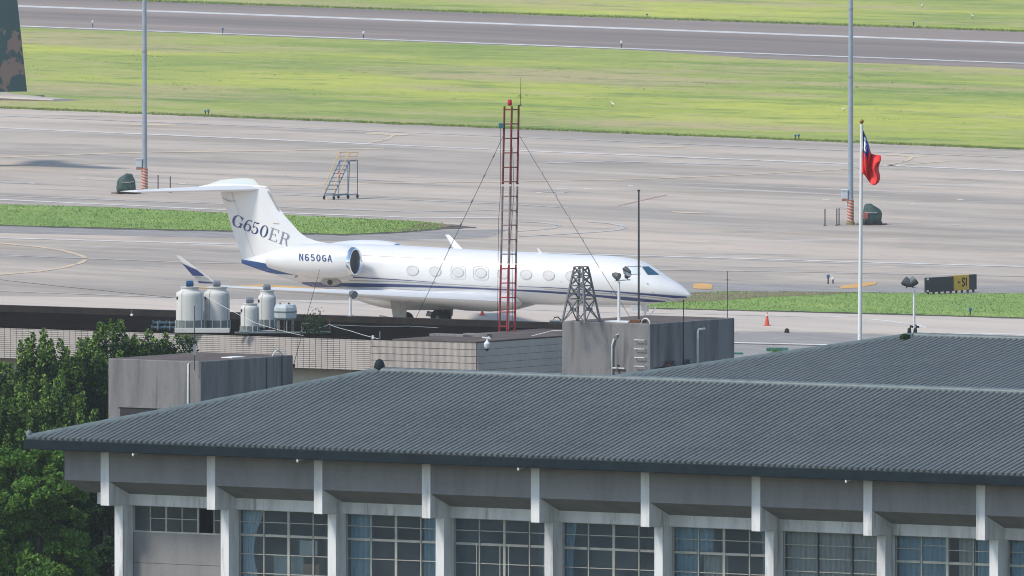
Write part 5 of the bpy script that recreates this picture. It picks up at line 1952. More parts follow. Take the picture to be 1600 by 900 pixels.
# ------------------------------------------------------------------ flag and flagpole
YF = 640.0
M['flag_red'] = mat('red_flag_cloth', (0.78, 0.045, 0.045), 0.75, var=0.1, scale=2)
M['flag_blue'] = mat('blue_flag_cloth', (0.010, 0.035, 0.22), 0.75)
M['flag_white'] = mat('white_flag_cloth', (0.75, 0.75, 0.75), 0.75)
M['gold'] = mat('tarnished_gilt', (0.28, 0.15, 0.04), 0.4, metal=0.4)
pt_, pb_ = P(1346.3, 194, YF), P(1343.5, 537, YF)
fp = thing('flagpole', 'white flagpole with gilt ball rising behind the rear roof', 'flagpole', (pb_.x, pb_.y, 0))
tp = to_local(fp, pt_)
MB().tube([(-0.06, 0, 0), (0.0, 0, pb_.z), tuple(tp)], [0.10, 0.085, 0.055], 14).build('pole', M['white'], fp, smooth='auto')
MB().lathe([(0.02, -0.09), (0.07, -0.05), (0.085, 0.0), (0.07, 0.05), (0.02, 0.085)], (tp.x, tp.y, tp.z + 0.10), 12).build('ball', M['gold'], fp, smooth=True)
MB().lathe([(0.066, -0.04), (0.066, 0.04)], (tp.x * 0.25 + 0.0, 0, pb_.z + (tp.z - pb_.z) * 0.25), 12).build('collar', M['steel'], fp)
# cloth: u along the fly, v down the hoist; folded by the wind
NU, NV = 44, 40
top_c = [(1346, 197), (1349, 204), (1352, 212), (1356, 222), (1358.5, 233), (1361, 240), (1367, 242), (1375.5, 242.5)]
bot_c = [(1345.5, 269.5), (1348, 271), (1351, 273.5), (1354, 278), (1358, 284), (1362, 288.5), (1367, 289.5), (1373, 285)]
rig_c = [(0, 0), (0.2, -1.5), (0.45, 1.0), (0.7, -1.2), (1, 0)]


def along(c, u):
    k = u * (len(c) - 1)
    i = min(int(k), len(c) - 2)
    return (c[i][0] + (c[i + 1][0] - c[i][0]) * (k - i), c[i][1] + (c[i + 1][1] - c[i][1]) * (k - i))


vs, fs, mi = [], [], []
for j in range(NV + 1):
    for i in range(NU + 1):
        u, v = i / NU, j / NV
        a, b = along(top_c, u), along(bot_c, u)
        px = a[0] + (b[0] - a[0]) * v + u * 1.6 * math.sin(v * 9 + 0.5)
        py = a[1] + (b[1] - a[1]) * v
        dep = 0.28 * math.sin(u * 11 + v * 2.2) * (0.35 + 0.65 * u) + 0.08 * math.sin(u * 23 - v * 5) + 0.10 * math.sin(v * 7 + u * 4) * u
        p = P(px, py, YF + dep)
        vs.append((p.x, p.y, p.z))
for j in range(NV):
    for i in range(NU):
        u, v = (i + 0.5) / NU, (j + 0.5) / NV
        q = j * (NU + 1) + i
        fs.append((q, q + 1, q + NU + 2, q + NU + 1))
        k = 0
        if u < 0.5 and v < 0.44:
            k = 1
            du, dv_ = (u - 0.25) / 0.5 * 1.5, (v - 0.24) / 0.46
            r = math.hypot(du, dv_)
            ang = math.atan2(dv_, du)
            if r < 0.17 or (0.20 < r < 0.20 + 0.22 * abs(math.cos(6 * ang)) ** 1.5):
                k = 2
        mi.append(k)
m = MB()
m.v, m.f, m.m = vs, fs, mi
flag = m.build('flag', [M['flag_red'], M['flag_blue'], M['flag_white']], None, smooth=True, fix=False)
so = flag.modifiers.new('cloth', 'SOLIDIFY')
so.thickness = 0.006
tag(flag, 'red flag with blue canton and white sun hanging from the flagpole', 'flag')

# ------------------------------------------------------------------ red and white guyed mast on the annex roof
YM = 711.0
M['mast_red'] = mat('red_mast_paint', (0.36, 0.028, 0.045), 0.55, var=0.25, scale=4)
M['mast_dark_red'] = mat('weathered_red_mast_paint', (0.20, 0.035, 0.035), 0.6, var=0.3, scale=4)
M['mast_white'] = mat('greyed_white_mast_paint', (0.30, 0.22, 0.22), 0.6, var=0.4, scale=4)
M['beacon'] = mat('red_beacon_glass', (0.50, 0.02, 0.03), 0.25)
mb0 = P(793, 521, YM)
mast = thing('lattice_mast', 'slim red and white guyed lattice mast rising from the annex roof', 'mast', (mb0.x, mb0.y, ZA))
mloc = Vector(mast.location)


def ml(px, py, dy=0.0):
    return P(px, py, YM + dy) - mloc


LEGS = {'l': ((788.3, 166), (780.3, 523), -0.05), 'm': ((799.8, 166), (792.3, 523), -0.36), 'r': ((810.5, 166), (804.2, 523), 0.05)}
SECT = [(166, 288, 'mast_dark_red'), (291, 412, 'mast_white'), (413, 523, 'mast_red')]


def legp(k, py):
    (a, b, dy) = LEGS[k]
    px = a[0] + (b[0] - a[0]) * (py - a[1]) / (b[1] - a[1])
    return ml(px, py, dy)


for (y0, y1, mt) in SECT:
    for k in 'lmr':
        MB().tube([legp(k, y0), legp(k, y1)], 0.043, 8).build('mast_leg', M[mt], mast)
        MB().lathe([(0.06, -0.02), (0.06, 0.02)], tuple(legp(k, y1 - 1)), 8).build('joint_plate', M[mt], mast)
py = 171.0
while py < 522:
    mt = [s[2] for s in SECT if s[0] - 3 <= py <= s[1] + 1]
    mt = mt[0] if mt else 'mast_white'
    for a, b in (('l', 'm'), ('m', 'r'), ('l', 'r')):
        MB().tube([legp(a, py), legp(b, py)], 0.029, 6).build('rung', M[mt], mast)
    py += 22.6
bc = ml(796.5, 165, -0.1)
MB().lathe([(0.07, 0.0), (0.09, 0.03), (0.095, 0.20), (0.06, 0.26)], tuple(bc), 12).build('beacon_lamp', M['beacon'], mast, smooth='auto')
MB().tube([ml(813.5, 165, 0.05), ml(813, 141, 0.05), ml(813, 122, 0.05)], [0.014, 0.012, 0.006], 6).build('whip_antenna', M['dark_steel'], mast)
MB().bar(ml(809, 165.5, 0.05), ml(815, 164, 0.05), 0.05).build('antenna_bracket', M['dark_steel'], mast)
jb = ml(783.5, 196, -0.1)
MB().box(jb.x - 0.12, jb.x + 0.10, jb.y - 0.08, jb.y + 0.08, jb.z - 0.10, jb.z + 0.10).build('junction_box', mat('teal_junction_box', (0.05, 0.16, 0.16), 0.5), mast, bevel=0.015)
MB().tube([ml(782, 200, -0.1), ml(782, 300, -0.1), ml(779, 345, -0.1), ml(778, 440, -0.1), ml(777, 515, -0.1)], 0.010, 5).build('cable', M['dark_steel'], mast)
MB().tube([ml(801, 230, -0.42), ml(803, 300, -0.42), ml(797, 380, -0.42), ml(795, 515, -0.42)], 0.016, 5).build('cable', M['mast_white'], mast)
for (a, b) in (((786, 213), (650, 484)), ((812, 213), (985, 497))):
    A_ = ml(a[0], a[1])
    B_ = ml(b[0], b[1], 1.0 if b[0] < 800 else -12.0)
    if b[0] < 800:
        B_ = P(640, 517, YM + 1.5) - mloc
    g = MB().tube([A_, A_.lerp(B_, 0.33) + Vector((0, 0, -0.03)), A_.lerp(B_, 0.66) + Vector((0, 0, -0.03)), B_], 0.012, 5).build('guy_wire', M['dark_steel'], mast)
    for t in (0.10, 0.20, 0.33, 0.45, 0.57):
        c_, d_ = A_.lerp(B_, t - 0.010), A_.lerp(B_, t + 0.010)
        MB().tube([c_, c_.lerp(d_, 0.5), d_], [0.02, 0.045, 0.02], 6).build('insulator', M['steel'], g)
MB().tube([ml(799, 213, 0.1), P(800, 380, YM + 2.0) - mloc, P(801, 503, YM + 3.5) - mloc], 0.010, 5).build('guy_wire', M['dark_steel'], mast)

# ------------------------------------------------------------------ short grey lattice tower on the right stair house
M['lattice'] = mat('weathered_grey_steel', (0.17, 0.17, 0.18), 0.6, var=0.3, scale=5)
lt = thing('lattice_tower', 'short grey tapering lattice tower standing on the right stair house', 'tower', tuple(P(914, 500, YH2 + 0.6)), -PHI)
lt.location.z = z2t
hl_ = (500 - 413) / (F / (YH2 + 0.6))
bw, tw = 1.12, 0.40


def lp(ix, iy, t):
    w = bw + (tw - bw) * t
    c = bw / 2
    return Vector(((-c + (ix - 0.5) * w), (c + (iy - 0.5) * w), hl_ * t))


corners = [(0, 0), (1, 0), (1, 1), (0, 1)]
for (ix, iy) in corners:
    MB().bar(lp(ix, iy, 0), lp(ix, iy, 1.0), 0.07).build('leg', M['lattice'], lt)
lv = [0.0, 0.42, 0.66, 0.84, 1.0]
for a, b in zip(corners, corners[1:] + corners[:1]):
    for t0, t1 in zip(lv[:-1], lv[1:]):
        MB().bar(lp(*a, t0), lp(*b, t1), 0.035).build('brace', M['lattice'], lt)
        MB().bar(lp(*b, t0), lp(*a, t1), 0.036).build('brace', M['lattice'], lt)
    for t in lv[1:]:
        MB().bar(lp(*a, t), lp(*b, t), 0.04).build('brace', M['lattice'], lt)
    c_ = (lp(*a, 0.23) + lp(*b, 0.23)) / 2
    MB().lathe([(0.07, -0.07), (0.07, 0.07)], tuple(c_), 8).build('gusset', M['lattice'], lt)

# ------------------------------------------------------------------ poles on the roofs
def pole_thing(name, label, px, pyb, pyt, Y, r, material, zbase=None, group=None):
    b, t_ = P(px, pyb, Y), P(px, pyt, Y)
    zb_ = b.z if zbase is None else zbase
    t = thing(name, label, 'pole', (b.x, b.y, zb_), 0, group)
    MB().tube([(0, 0, 0), (0, 0, (t_.z - zb_) * 0.5), (0, 0, t_.z - zb_)], [r, r, r * 0.8], 8).build('pole', M[material], t, smooth='auto')
    MB().lathe([(r * 2.2, 0), (r * 2.0, 0.04)], (0, 0, 0), 10).build('base_plate', M['steel'], t)
    return t, t_.z - zb_


t, h_ = pole_thing('antenna_pole', 'tall thin dark pole on the right stair house in front of the cockpit', 998, 498, 299, YH2 + 3, 0.042, 'dark_steel', z2t)
MB().lathe([(0.05, h_), (0.07, h_ + 0.03), (0.05, h_ + 0.07)], (0, 0, 0), 8).build('cap', M['dark_steel'], t)
t, h_ = pole_thing('antenna_pole', 'thin whip with short crossbar at the right end of the stair house', 1136.5, 500, 424, YH2 + 4.5, 0.016, 'dark_steel', z2t)
MB().bar((-0.09, 0, h_ - 0.35), (0.09, 0, h_ - 0.35), 0.02).build('crossbar', M['dark_steel'], t)
t, h_ = pole_thing('antenna_pole', 'thin lightning rod on the corner of the left stair house', 304, 580, 478, 640 - 0.06, 0.018, 'dark_steel')
MB().box(-0.05, 0.05, -0.03, 0.05, 0.6, 1.0).build('clamp', M['steel'], t)
wa, wb = P(458.5, 571, 646), P(500, 420, 646)
t = thing('leaning_antenna', 'thin dark whip antenna leaning right from the left stair house', 'antenna', tuple(wa))
MB().tube([(0, 0, 0), tuple((wb - wa) * 0.5 + Vector((0.02, 0, 0.1))), tuple(wb - wa)], [0.014, 0.012, 0.008], 6).build('whip', M['dark_steel'], t)
MB().box(-0.1, 0.06, -0.05, 0.05, -0.08, 0.05).build('bracket', M['black'], t)


def flood_pole(name, label, px, pyb, pyt, Y, zbase, lamps, r=0.05, bar=None):
    t, h_ = pole_thing(name, label, px, pyb, pyt, Y, r, 'white', zbase)
    base = Vector(t.location)
    if bar:
        a, b = P(bar[0], bar[1], Y) - base, P(bar[2], bar[3], Y) - base
        MB().bar(a, b, 0.05).build('cross_arm', M['white'], t)
    for (lx, ly, rr, az, el) in lamps:
        c = P(lx, ly, Y - 0.05) - base
        d = Vector((math.cos(az) * math.cos(el), math.sin(az) * math.cos(el), math.sin(el)))
        hd = MB()
        k = [c - d * 0.20, c - d * 0.10, c + d * 0.02, c + d * 0.12]
        hd.tube(k, [rr * 0.45, rr * 0.8, rr, rr * 1.02], 14)
        hh = hd.build('lamp_head', M['lamp_shell'], t, smooth='auto')
        MB().tube([c + d * 0.121, c + d * 0.125], rr * 0.9, 14).build('lamp_glass', M['lamp_glass'], hh)
        MB().tube([c - d * 0.05, Vector((c.x, c.y, c.z - rr * 1.3))], 0.022, 6).build('yoke', M['dark_steel'], hh)
    return t


M['lamp_shell'] = mat('grey_lamp_housing', (0.11, 0.115, 0.12), 0.5, var=0.3, scale=5)
M['lamp_glass'] = mat('lamp_glass', (0.30, 0.32, 0.33), 0.15)
flood_pole('floodlight_pole', 'white pole with two grey floodlights on the right stair house', 967, 499, 440, YH2 + 1.2, z2t,
           [(963.5, 431, 0.15, -0.6, -0.35), (980.5, 430, 0.13, -1.2, 0.5), (979.5, 421.5, 0.10, 2.6, 0.5)], 0.06, (960, 439, 985, 437))
flood_pole('floodlight_pole', 'white pole with two tilted grey floodlights behind the rear roof', 1428.3, 526, 454, 625, 0.0,
           [(1416.5, 441, 0.17, 2.8, 0.6), (1426.5, 440.5, 0.17, 0.3, 0.7)], 0.055, (1417, 446, 1432, 450))
flood_pole('camera_pole', 'short white pole with dark round camera at the black parapet', 547.5, 494, 466, 714.7, None, [(551.5, 459.5, 0.16, -0.9, -0.3)], 0.06)  # camera head, drawn with the floodlight shapes
# camera under the tiled parapet
cw = to_local(annex, on_plane(760, 540, annex.location, (NX, NY, 0)))
cam_t = thing('security_camera', 'white dome camera on the corner of the tiled annex', 'camera', tuple(P(761, 541, YA - 0.4)), -PHI)
MB().tube([(0, 0, -0.10), (0, 0, -0.02), (0, 0, 0.12), (0, 0, 0.2)], [0.06, 0.12, 0.13, 0.06], 14).build('dome', M['white'], cam_t, smooth='auto')
MB().lathe([(0.02, -0.20), (0.08, -0.15), (0.10, -0.10)], (0, 0, 0), 12).build('lens_bowl', M['duct'], cam_t, smooth='auto')
MB().tube([(0, 0, 0.18), (-0.05, 0.1, 0.34), (-0.15, 0.35, 0.36)], 0.035, 8).build('arm', M['white'], cam_t)
MB().bar((-0.25, 0.02, 0.36), (0.18, 0.02, 0.33), 0.05).build('bracket', M['pipe_white'], cam_t)

# ------------------------------------------------------------------ cooling towers and tanks
M['frp'] = layered('greyed_white_fibreglass', (0.56, 0.55, 0.52), [
    ((0.44, 0.43, 0.405), 1.4, (1, 1, 0.25), 0, 0.45, 0.7, 0.8), ((0.62, 0.62, 0.60), 5.0, (1, 1, 0.5), 0, 0.55, 0.75, 0.5)], rough=0.5)
M['basin'] = mat('green_grey_basin', (0.16, 0.19, 0.185), 0.6, var=0.4, scale=3)
M['motor_blue'] = mat('blue_motor', (0.018, 0.075, 0.17), 0.45)
M['motor_grey'] = mat('grey_motor', (0.16, 0.18, 0.21), 0.5)
M['pipe_blue'] = mat('blue_pipe', (0.06, 0.115, 0.15), 0.5, var=0.4, scale=4)


def cooling_tower(x0, x1, ybot, yshould, yneck0, nx0, nx1, yrim, motor, Y, label, plinth=True, ybase=None):
    s_ = F / Y
    cx = (x0 + x1) / 2
    b = P(cx, ybot, Y)
    t = thing('cooling_tower', label, 'cooling tower', (b.x, b.y, ZA), 0, 'white cooling towers on the annex roof')
    r, rn = (x1 - x0) / 2 / s_, (nx1 - nx0) / 2 / s_
    z = lambda py: P(cx, py, Y).z - ZA
    z0, zsh, zn, zr = z(ybot), z(yshould), z(yneck0), z(yrim)
    n = 28
    MB().lathe([(r * 1.0, z0), (r * 1.0, z0 + 0.1), (r, zsh - 0.12), (r * 0.985, zsh), (r * 0.93, zsh + (zn - zsh) * 0.45), (rn * 1.04, zn), (rn, zn + 0.02), (rn, zr - 0.05)], (0, 0, 0), n).build('shell', M['frp'], t, smooth='auto')
    MB().lathe([(rn * 1.03, zr - 0.06), (rn * 1.07, zr - 0.04), (rn * 1.07, zr), (rn * 0.98, zr)], (0, 0, 0), n).build('rim', M['frp'], t, smooth='auto')
    for k in range(4):
        a = 2 * math.pi * (k + 0.62) / 4
        MB().tube([(r * 1.01 * math.cos(a), r * 1.01 * math.sin(a), z0), (r * 1.01 * math.cos(a), r * 1.01 * math.sin(a), zsh), (r * 0.95 * math.cos(a), r * 0.95 * math.sin(a), zsh + (zn - zsh) * 0.4), (rn * 1.06 * math.cos(a), rn * 1.06 * math.sin(a), zn)], 0.009, 5).build('rib', M['steel'], t)
    mo = MB()
    mo.tube([(-0.16, -0.02, zr + 0.12), (-0.12, -0.02, zr + 0.12), (0.14, 0.02, zr + 0.14)], [0.10, 0.135, 0.12], 12)
    mo.build('motor', M[motor], t, smooth='auto')
    MB().box(-0.14, 0.14, -0.06, 0.06, zr - 0.02, zr + 0.03).build('motor_mount', M['steel'], t)
    for a in (0.0, 1.57):
        MB().bar((rn * math.cos(a), rn * math.sin(a), zr - 0.03), (-rn * math.cos(a), -rn * math.sin(a), zr - 0.03), 0.04).build('motor_beam', M['steel'], t)
    MB().lathe([(0.075, -0.01), (0.075, 0.012)], (0, 0, 0), 12, axis='y').build('inspection_port', M['duct'], t)
    pt = t.children[-1]
    pt = [o for o in t.children if o.name.startswith('inspection_port')][0]
    a = R(205)
    pt.location = (r * 1.0 * math.cos(a), r * 1.0 * math.sin(a), zsh - 0.35 * (zsh - z0) * 0.5)
    pt.rotation_euler = (0, 0, a + math.pi / 2)
    if z0 > 0.12:
        MB().lathe([(r * 0.9, 0.03), (r * 1.03, 0.08), (r * 1.03, z0 - 0.02), (r * 0.95, z0)], (0, 0, 0), n).build('basin', M['basin'], t, smooth='auto')
        for k in range(10):
            a = 2 * math.pi * k / 10
            MB().bar((r * 1.04 * math.cos(a), r * 1.04 * math.sin(a), 0.03), (r * 1.04 * math.cos(a), r * 1.04 * math.sin(a), z0), 0.035).build('basin_post', M['frp'], t)
    return t


YT = 710.8
cooling_tower(275, 318.3, 500, 458, 454, 283, 311, 448, 'motor_blue', YT, 'large white cooling tower with a blue motor, leftmost on the roof')
cooling_tower(318.8, 359, 500, 458, 454, 323, 353, 448, 'motor_grey', YT + 0.6, 'large cream cooling tower with grey motor, second from left')
cooling_tower(376, 405, 509, 480, 477.5, 380, 402, 474, 'motor_grey', YT - 2.0, 'smallest cooling tower, in front of the other grey one')
cooling_tower(403, 431.5, 499, 464, 460.5, 407.5, 429, 453.5, 'motor_grey', YT + 2.5, 'slender cooling tower standing left of the white water tank')
pl0, pl1 = P(273.5, 521, YA + 9), P(359, 521, YA + 9)
pl = thing('tower_plinth', 'pale concrete plinth under the two large cooling towers', 'plinth', tuple(P(316, 520, YT - 0.85)))
pl.location.z = ZA
pw = 86 / (F / (YT - 0.8))
MB().box(-pw / 2, pw / 2, -0.14, 1.75, 0.003, 0.028).build('slab', M['concrete'], pl)
MB().box(-pw / 2, pw / 2, -0.30, -0.15, 0.003, 0.20).build('upstand', M['frp'], pl, bevel=0.01)

tb = P(446, 519, YT - 1.0)
tank = thing('water_tank', 'white faceted water tank on thin legs right of the cooling towers', 'tank', (tb.x, tb.y, ZA), R(-20))
zt0, zt1 = P(446, 499, YT - 1).z - ZA, P(446, 475.5, YT - 1).z - ZA
rings = []
for (w, z) in ((0.40, zt0), (0.46, zt0 + 0.07), (0.475, zt0 + 0.30), (0.475, zt0 + 0.34), (0.47, zt1 - 0.14), (0.41, zt1)):
    rings.append([(w * math.cos(a) * 1.0, w * math.sin(a), z) for a in [R(22.5 + 45 * k) for k in range(8)]])
MB().loft(rings).build('shell', mat('bluish_white_tank', (0.50, 0.55, 0.57), 0.5, var=0.2, scale=4), tank, bevel=0.02)
MB().loft([[(0.485 * math.cos(R(22.5 + 45 * k)), 0.485 * math.sin(R(22.5 + 45 * k)), z) for k in range(8)] for z in (zt0 + 0.29, zt0 + 0.35)]).build('flange', M['basin'], tank)
for a in range(6):
    x, y = 0.34 * math.cos(a * 1.047), 0.34 * math.sin(a * 1.047)
    MB().bar((x, y, 0), (x, y, zt0 + 0.05), 0.035).build('leg', M['steel'], tank)
for a in range(3):
    MB().bar((0.34 * math.cos(a * 1.047), 0.34 * math.sin(a * 1.047), 0.2), (-0.34 * math.cos(a * 1.047), -0.34 * math.sin(a * 1.047), 0.22), 0.025).build('brace', M['rust'], tank)
for x, y in ((-0.2, -0.1), (0.1, 0.1), (0.22, -0.12)):
    MB().lathe([(0.03, zt1 - 0.05), (0.03, zt1 + 0.07)], (x, y, 0), 8).build('vent', M['dark_steel'], tank)

bp = thing('blue_pipework', 'bundle of blue pipes with flanges left of the cooling towers', 'pipes', tuple(P(258, 517, YT + 1.0)))
bp.location.z = ZA
for k, (y, z, L0, L1) in enumerate(((-0.2, 0.12, -0.55, 0.42), (0.1, 0.30, -0.50, 0.42), (0.35, 0.22, -0.2, 0.42))):
    p1 = MB().tube([(L0, y, z), (L1, y, z)], 0.07, 10).build('pipe', M['pipe_blue'], bp, smooth='auto')
    for x in (L0, L0 + 0.28, L0 + 0.55):
        MB().lathe([(0.115, x - 0.025), (0.115, x + 0.025)], (0, y, z), 12, axis='x').build('flange', M['pipe_blue'], p1)
for x in (-0.3, 0.2):
    MB().bar((x, -0.3, 0.02), (x, -0.3, 0.42), 0.035).build('support', M['steel'], bp)
gp = thing('grey_pipework', 'low tangle of grey pipes and frames under the water tank', 'pipes', tuple(P(438, 521, YT - 2.4)))
gp.location.z = ZA
for (a, b, r_) in (((-1.9, 0, .06), (1.9, 0.1, .06), .05), ((-1.5, 0.4, .12), (-0.2, 0.3, .12), .05), ((0.9, 0.2, .06), (0.9, 0.2, .42), .02), ((0.9, 0.2, .42), (1.35, 0.2, .44), .02), ((1.35, 0.2, .44), (1.38, 0.2, .05), .02),
                   ((-1.7, -0.2, .10), (-1.3, -0.2, .10), .09), ((1.5, 0.1, .08), (2.1, 0.1, .08), .06)):
    MB().tube([a, b], r_, 8).build('pipe', random.choice([M['steel'], M['basin'], M['basin']]), gp)

# ------------------------------------------------------------------ cables strung over the roofs
def cable(label, pts, r, material, sag=0.0):
    ps = [P(*p) for p in pts]
    fine = []
    for a, b in zip(ps[:-1], ps[1:]):
        for k in range(6):
            t = k / 6
            fine.append(a.lerp(b, t) + Vector((0, 0, -sag * 4 * t * (1 - t))))
    fine.append(ps[-1])
    o = MB().tube(fine, r, 5).build('cable', M[material], None)
    return tag(o, label, 'cable', 'cables strung over the roofs')


cable('white cable slanting down past the smallest cooling tower', [(318, 461, 709.3), (400, 505, 706.8), (474, 524.5, 705)], 0.010, 'pipe_white', 0.03)
cable('pale cable from the short roof post down to the tile edge', [(514, 507, 712), (548, 517, 707), (592, 529.5, 703)], 0.012, 'pipe_white', 0.02)
cable('pale cable from the water tank up to the short roof post', [(478, 515.5, 708), (495, 513, 710), (514, 507, 712)], 0.014, 'pipe_white', 0.02)
cable('long level pale cable along the black roof', [(516, 507.5, 712), (640, 509.5, 714), (778, 514.5, 715)], 0.009, 'pipe_white', 0.03)
cable('short pale cable rising to the right stair house', [(831, 525, 707), (862, 517, 706), (878, 516.5, 704)], 0.016, 'pipe_white', 0.0)
cable('thin dark wire with beads crossing the apron at far left', [(-60, 429, 720), (12, 438.5, 720), (90, 447, 720), (280, 466, 720)], 0.008, 'dark_steel', 0.0)
t = thing('roof_post', 'short brown post holding cables on the black roof', 'post', tuple(P(515, 520, 712)))
hh = P(515, 498, 712).z - t.location.z
MB().box(-0.03, 0.03, -0.03, 0.03, -0.35, hh).build('stake', M['rust'], t)
MB().bar((-0.12, 0, hh - 0.05), (0.12, 0, hh - 0.05), 0.03).build('cross_piece', M['rust'], t)
t = thing('vent_stub', 'small white vent and stub pipe at the tile edge', 'vent', tuple(P(588, 528, 704)))
MB().tube([(-0.14, 0, -0.05), (-0.14, 0, 0.10)], 0.05, 8).build('vent', M['white'], t)
MB().tube([(0.15, 0, -0.05), (0.15, 0, 0.28)], 0.02, 6).build('pipe', M['steel'], t)
t = thing('roof_equipment', 'small grey winch on the black parapet near the lattice tower', 'equipment', tuple(P(868, 503.5, 709.0)))
MB().tube([(-0.25, 0, 0.05), (0.2, 0, 0.05)], 0.06, 10).build('drum', M['steel'], t)
MB().tube([(-0.1, 0, 0.05), (-0.05, 0, 0.2), (0.1, 0, 0.22), (0.22, 0, 0.1), (0.25, 0, -0.04)], 0.03, 6).build('handle', M['dark_steel'], t)
MB().box(-0.28, 0.26, -0.12, 0.12, -0.08, 0.0).build('frame', M['dark_steel'], t)
t = thing('parapet_lamp', 'small round lamp on the black parapet above the trees', 'lamp', tuple(P(206, 492, 720.4)))
MB().lathe([(0.02, -0.07), (0.06, -0.04), (0.065, 0.01), (0.03, 0.05)], (0, 0, 0), 12).build('globe', M['white'], t, smooth='auto')
MB().tube([(0, 0, 0.06), (0, 0.1, 0.22)], 0.03, 6).build('arm', M['dark_steel'], t)

# ------------------------------------------------------------------ trees
def leaf_mat(name, c, c2):
    m = bpy.data.materials.new(name)
    t, b = nodes_of(m)
    b.inputs['Roughness'].default_value = 0.6
    b.inputs['Specular IOR Level'].default_value = 0.12
    oi = t.nodes.new('ShaderNodeNewGeometry')
    rp = t.nodes.new('ShaderNodeValToRGB')
    rp.color_ramp.elements[0].color = (*c, 1)
    rp.color_ramp.elements[1].color = (*c2, 1)
    t.links.new(oi.outputs['Random Per Island'], rp.inputs['Fac'])
    t.links.new(rp.outputs[0], b.inputs['Base Color'])
    tl = t.nodes.new('ShaderNodeBsdfTranslucent')
    t.links.new(rp.outputs[0], tl.inputs['Color'])
    mx = t.nodes.new('ShaderNodeMixShader')
    mx.inputs[0].default_value = 0.16
    out = t.nodes['Material Output']
    t.links.new(b.outputs[0], mx.inputs[1])
    t.links.new(tl.outputs[0], mx.inputs[2])
    t.links.new(mx.outputs[0], out.inputs[0])
    return m


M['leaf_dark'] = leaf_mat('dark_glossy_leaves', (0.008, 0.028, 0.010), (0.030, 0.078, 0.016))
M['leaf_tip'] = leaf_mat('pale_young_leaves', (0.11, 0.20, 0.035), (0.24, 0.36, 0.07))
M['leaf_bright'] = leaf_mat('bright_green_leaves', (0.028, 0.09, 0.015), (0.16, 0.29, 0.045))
M['bark'] = mat('grey_brown_bark', (0.10, 0.085, 0.07), 0.9, var=0.4, scale=6)


def leaves(centres, dirs, size, name, material, parent, tilt=0.9, aspect=0.5, index=None):
    n = len(centres)
    c = np.asarray(centres)
    d = np.asarray(dirs) + rng.normal(0, tilt, (n, 3))
    d /= np.linalg.norm(d, axis=1)[:, None] + 1e-9
    r = rng.normal(0, 1, (n, 3))
    s_ = np.cross(d, r)
    s_ /= np.linalg.norm(s_, axis=1)[:, None] + 1e-9
    L = (size * rng.uniform(0.6, 1.35, n))[:, None]
    W = L * aspect
    nn = np.cross(d, s_)
    v = np.stack([c - d * L * 0.5, c + s_ * W * 0.5 + nn * L * 0.06, c + d * L * 0.5, c - s_ * W * 0.5 + nn * L * 0.06], 1).reshape(-1, 3)
    me = bpy.data.meshes.new(name)
    me.vertices.add(4 * n)
    me.vertices.foreach_set('co', v.astype(np.float32).ravel())
    me.loops.add(4 * n)
    me.loops.foreach_set('vertex_index', np.arange(4 * n, dtype=np.int32))
    me.polygons.add(n)
    me.polygons.foreach_set('loop_start', np.arange(0, 4 * n, 4, dtype=np.int32))
    me.polygons.foreach_set('loop_total', np.full(n, 4, dtype=np.int32))
    for m_ in (material if isinstance(material, list) else [material]):
        me.materials.append(m_)
    if index is not None:
        me.polygons.foreach_set('material_index', np.asarray(index, dtype=np.int32))
    me.update()
    me.validate()
    o = bpy.data.objects.new(name, me)
    COL.objects.link(o)
    o.parent = parent
    return o


def upright_tree(label, px, pytop, Y, wpx, hpx, nshoot, seed, group, leaf=('leaf_dark', 'leaf_tip'), ztrunk=0.0):
    """tree of many upright leafy shoots, pale at the tips"""
    rr = random.Random(seed)
    s_ = F / Y
    top = P(px, pytop, Y)
    R_ = wpx / 2 / s_
    hgt = hpx / s_
    t = thing('broadleaf_tree', label, 'tree', (top.x, top.y, 0), 0, group)
    zt = top.z
    zc0 = zt - hgt
    MB().tube([(0, 0, 0), (0.1, 0, zc0 * 0.5), (0.0, 0.1, zc0 + hgt * 0.35), (0, 0, zc0 + hgt * 0.7)], [0.28, 0.22, 0.16, 0.05], 10).build('trunk', M['bark'], t, smooth=True)
    dk, dd, tk, td, br = [], [], [], [], MB()
    for k in range(nshoot):
        a = rr.uniform(0, 2 * math.pi)
        q = math.sqrt(rr.random()) * R_
        x, y = q * math.cos(a), q * math.sin(a) * 0.9
        edge = q / R_
        zb_ = zc0 + hgt * rr.uniform(0.02, 0.45)
        ztop = zt - hgt * (0.34 * edge ** 2 + rr.random() ** 1.5 * 0.40)
        lean = (rr.gauss(0, 0.12) + 0.25 * edge * math.cos(a), rr.gauss(0, 0.12) + 0.25 * edge * math.sin(a))
        Ls = max(1.0, ztop - zb_)
        if k % 2 == 0:
            br.tube([(0, 0, zb_ - 0.8), (x * 0.6, y * 0.6, zb_), (x, y, zb_ + Ls * 0.5), (x + lean[0] * 0.5, y + lean[1] * 0.5, ztop - 0.1)], [0.06, 0.045, 0.03, 0.008], 5)
        nl = int(200 * Ls)
        for i in range(nl):
            u = rr.random()
            w = 0.44 * (1 - u) ** 0.55 + 0.05
            a2 = rr.uniform(0, 2 * math.pi)
            q2 = w * rr.random() ** 0.5
            c = (x + lean[0] * u + q2 * math.cos(a2), y + lean[1] * u + q2 * math.sin(a2), zb_ + Ls * u)
            d = (math.cos(a2) * 0.8, math.sin(a2) * 0.8, 0.9)
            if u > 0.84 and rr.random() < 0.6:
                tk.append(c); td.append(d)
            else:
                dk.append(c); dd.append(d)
    br.build('limbs', M['bark'], t)
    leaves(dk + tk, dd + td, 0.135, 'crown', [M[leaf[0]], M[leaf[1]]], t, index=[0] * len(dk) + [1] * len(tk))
    return t


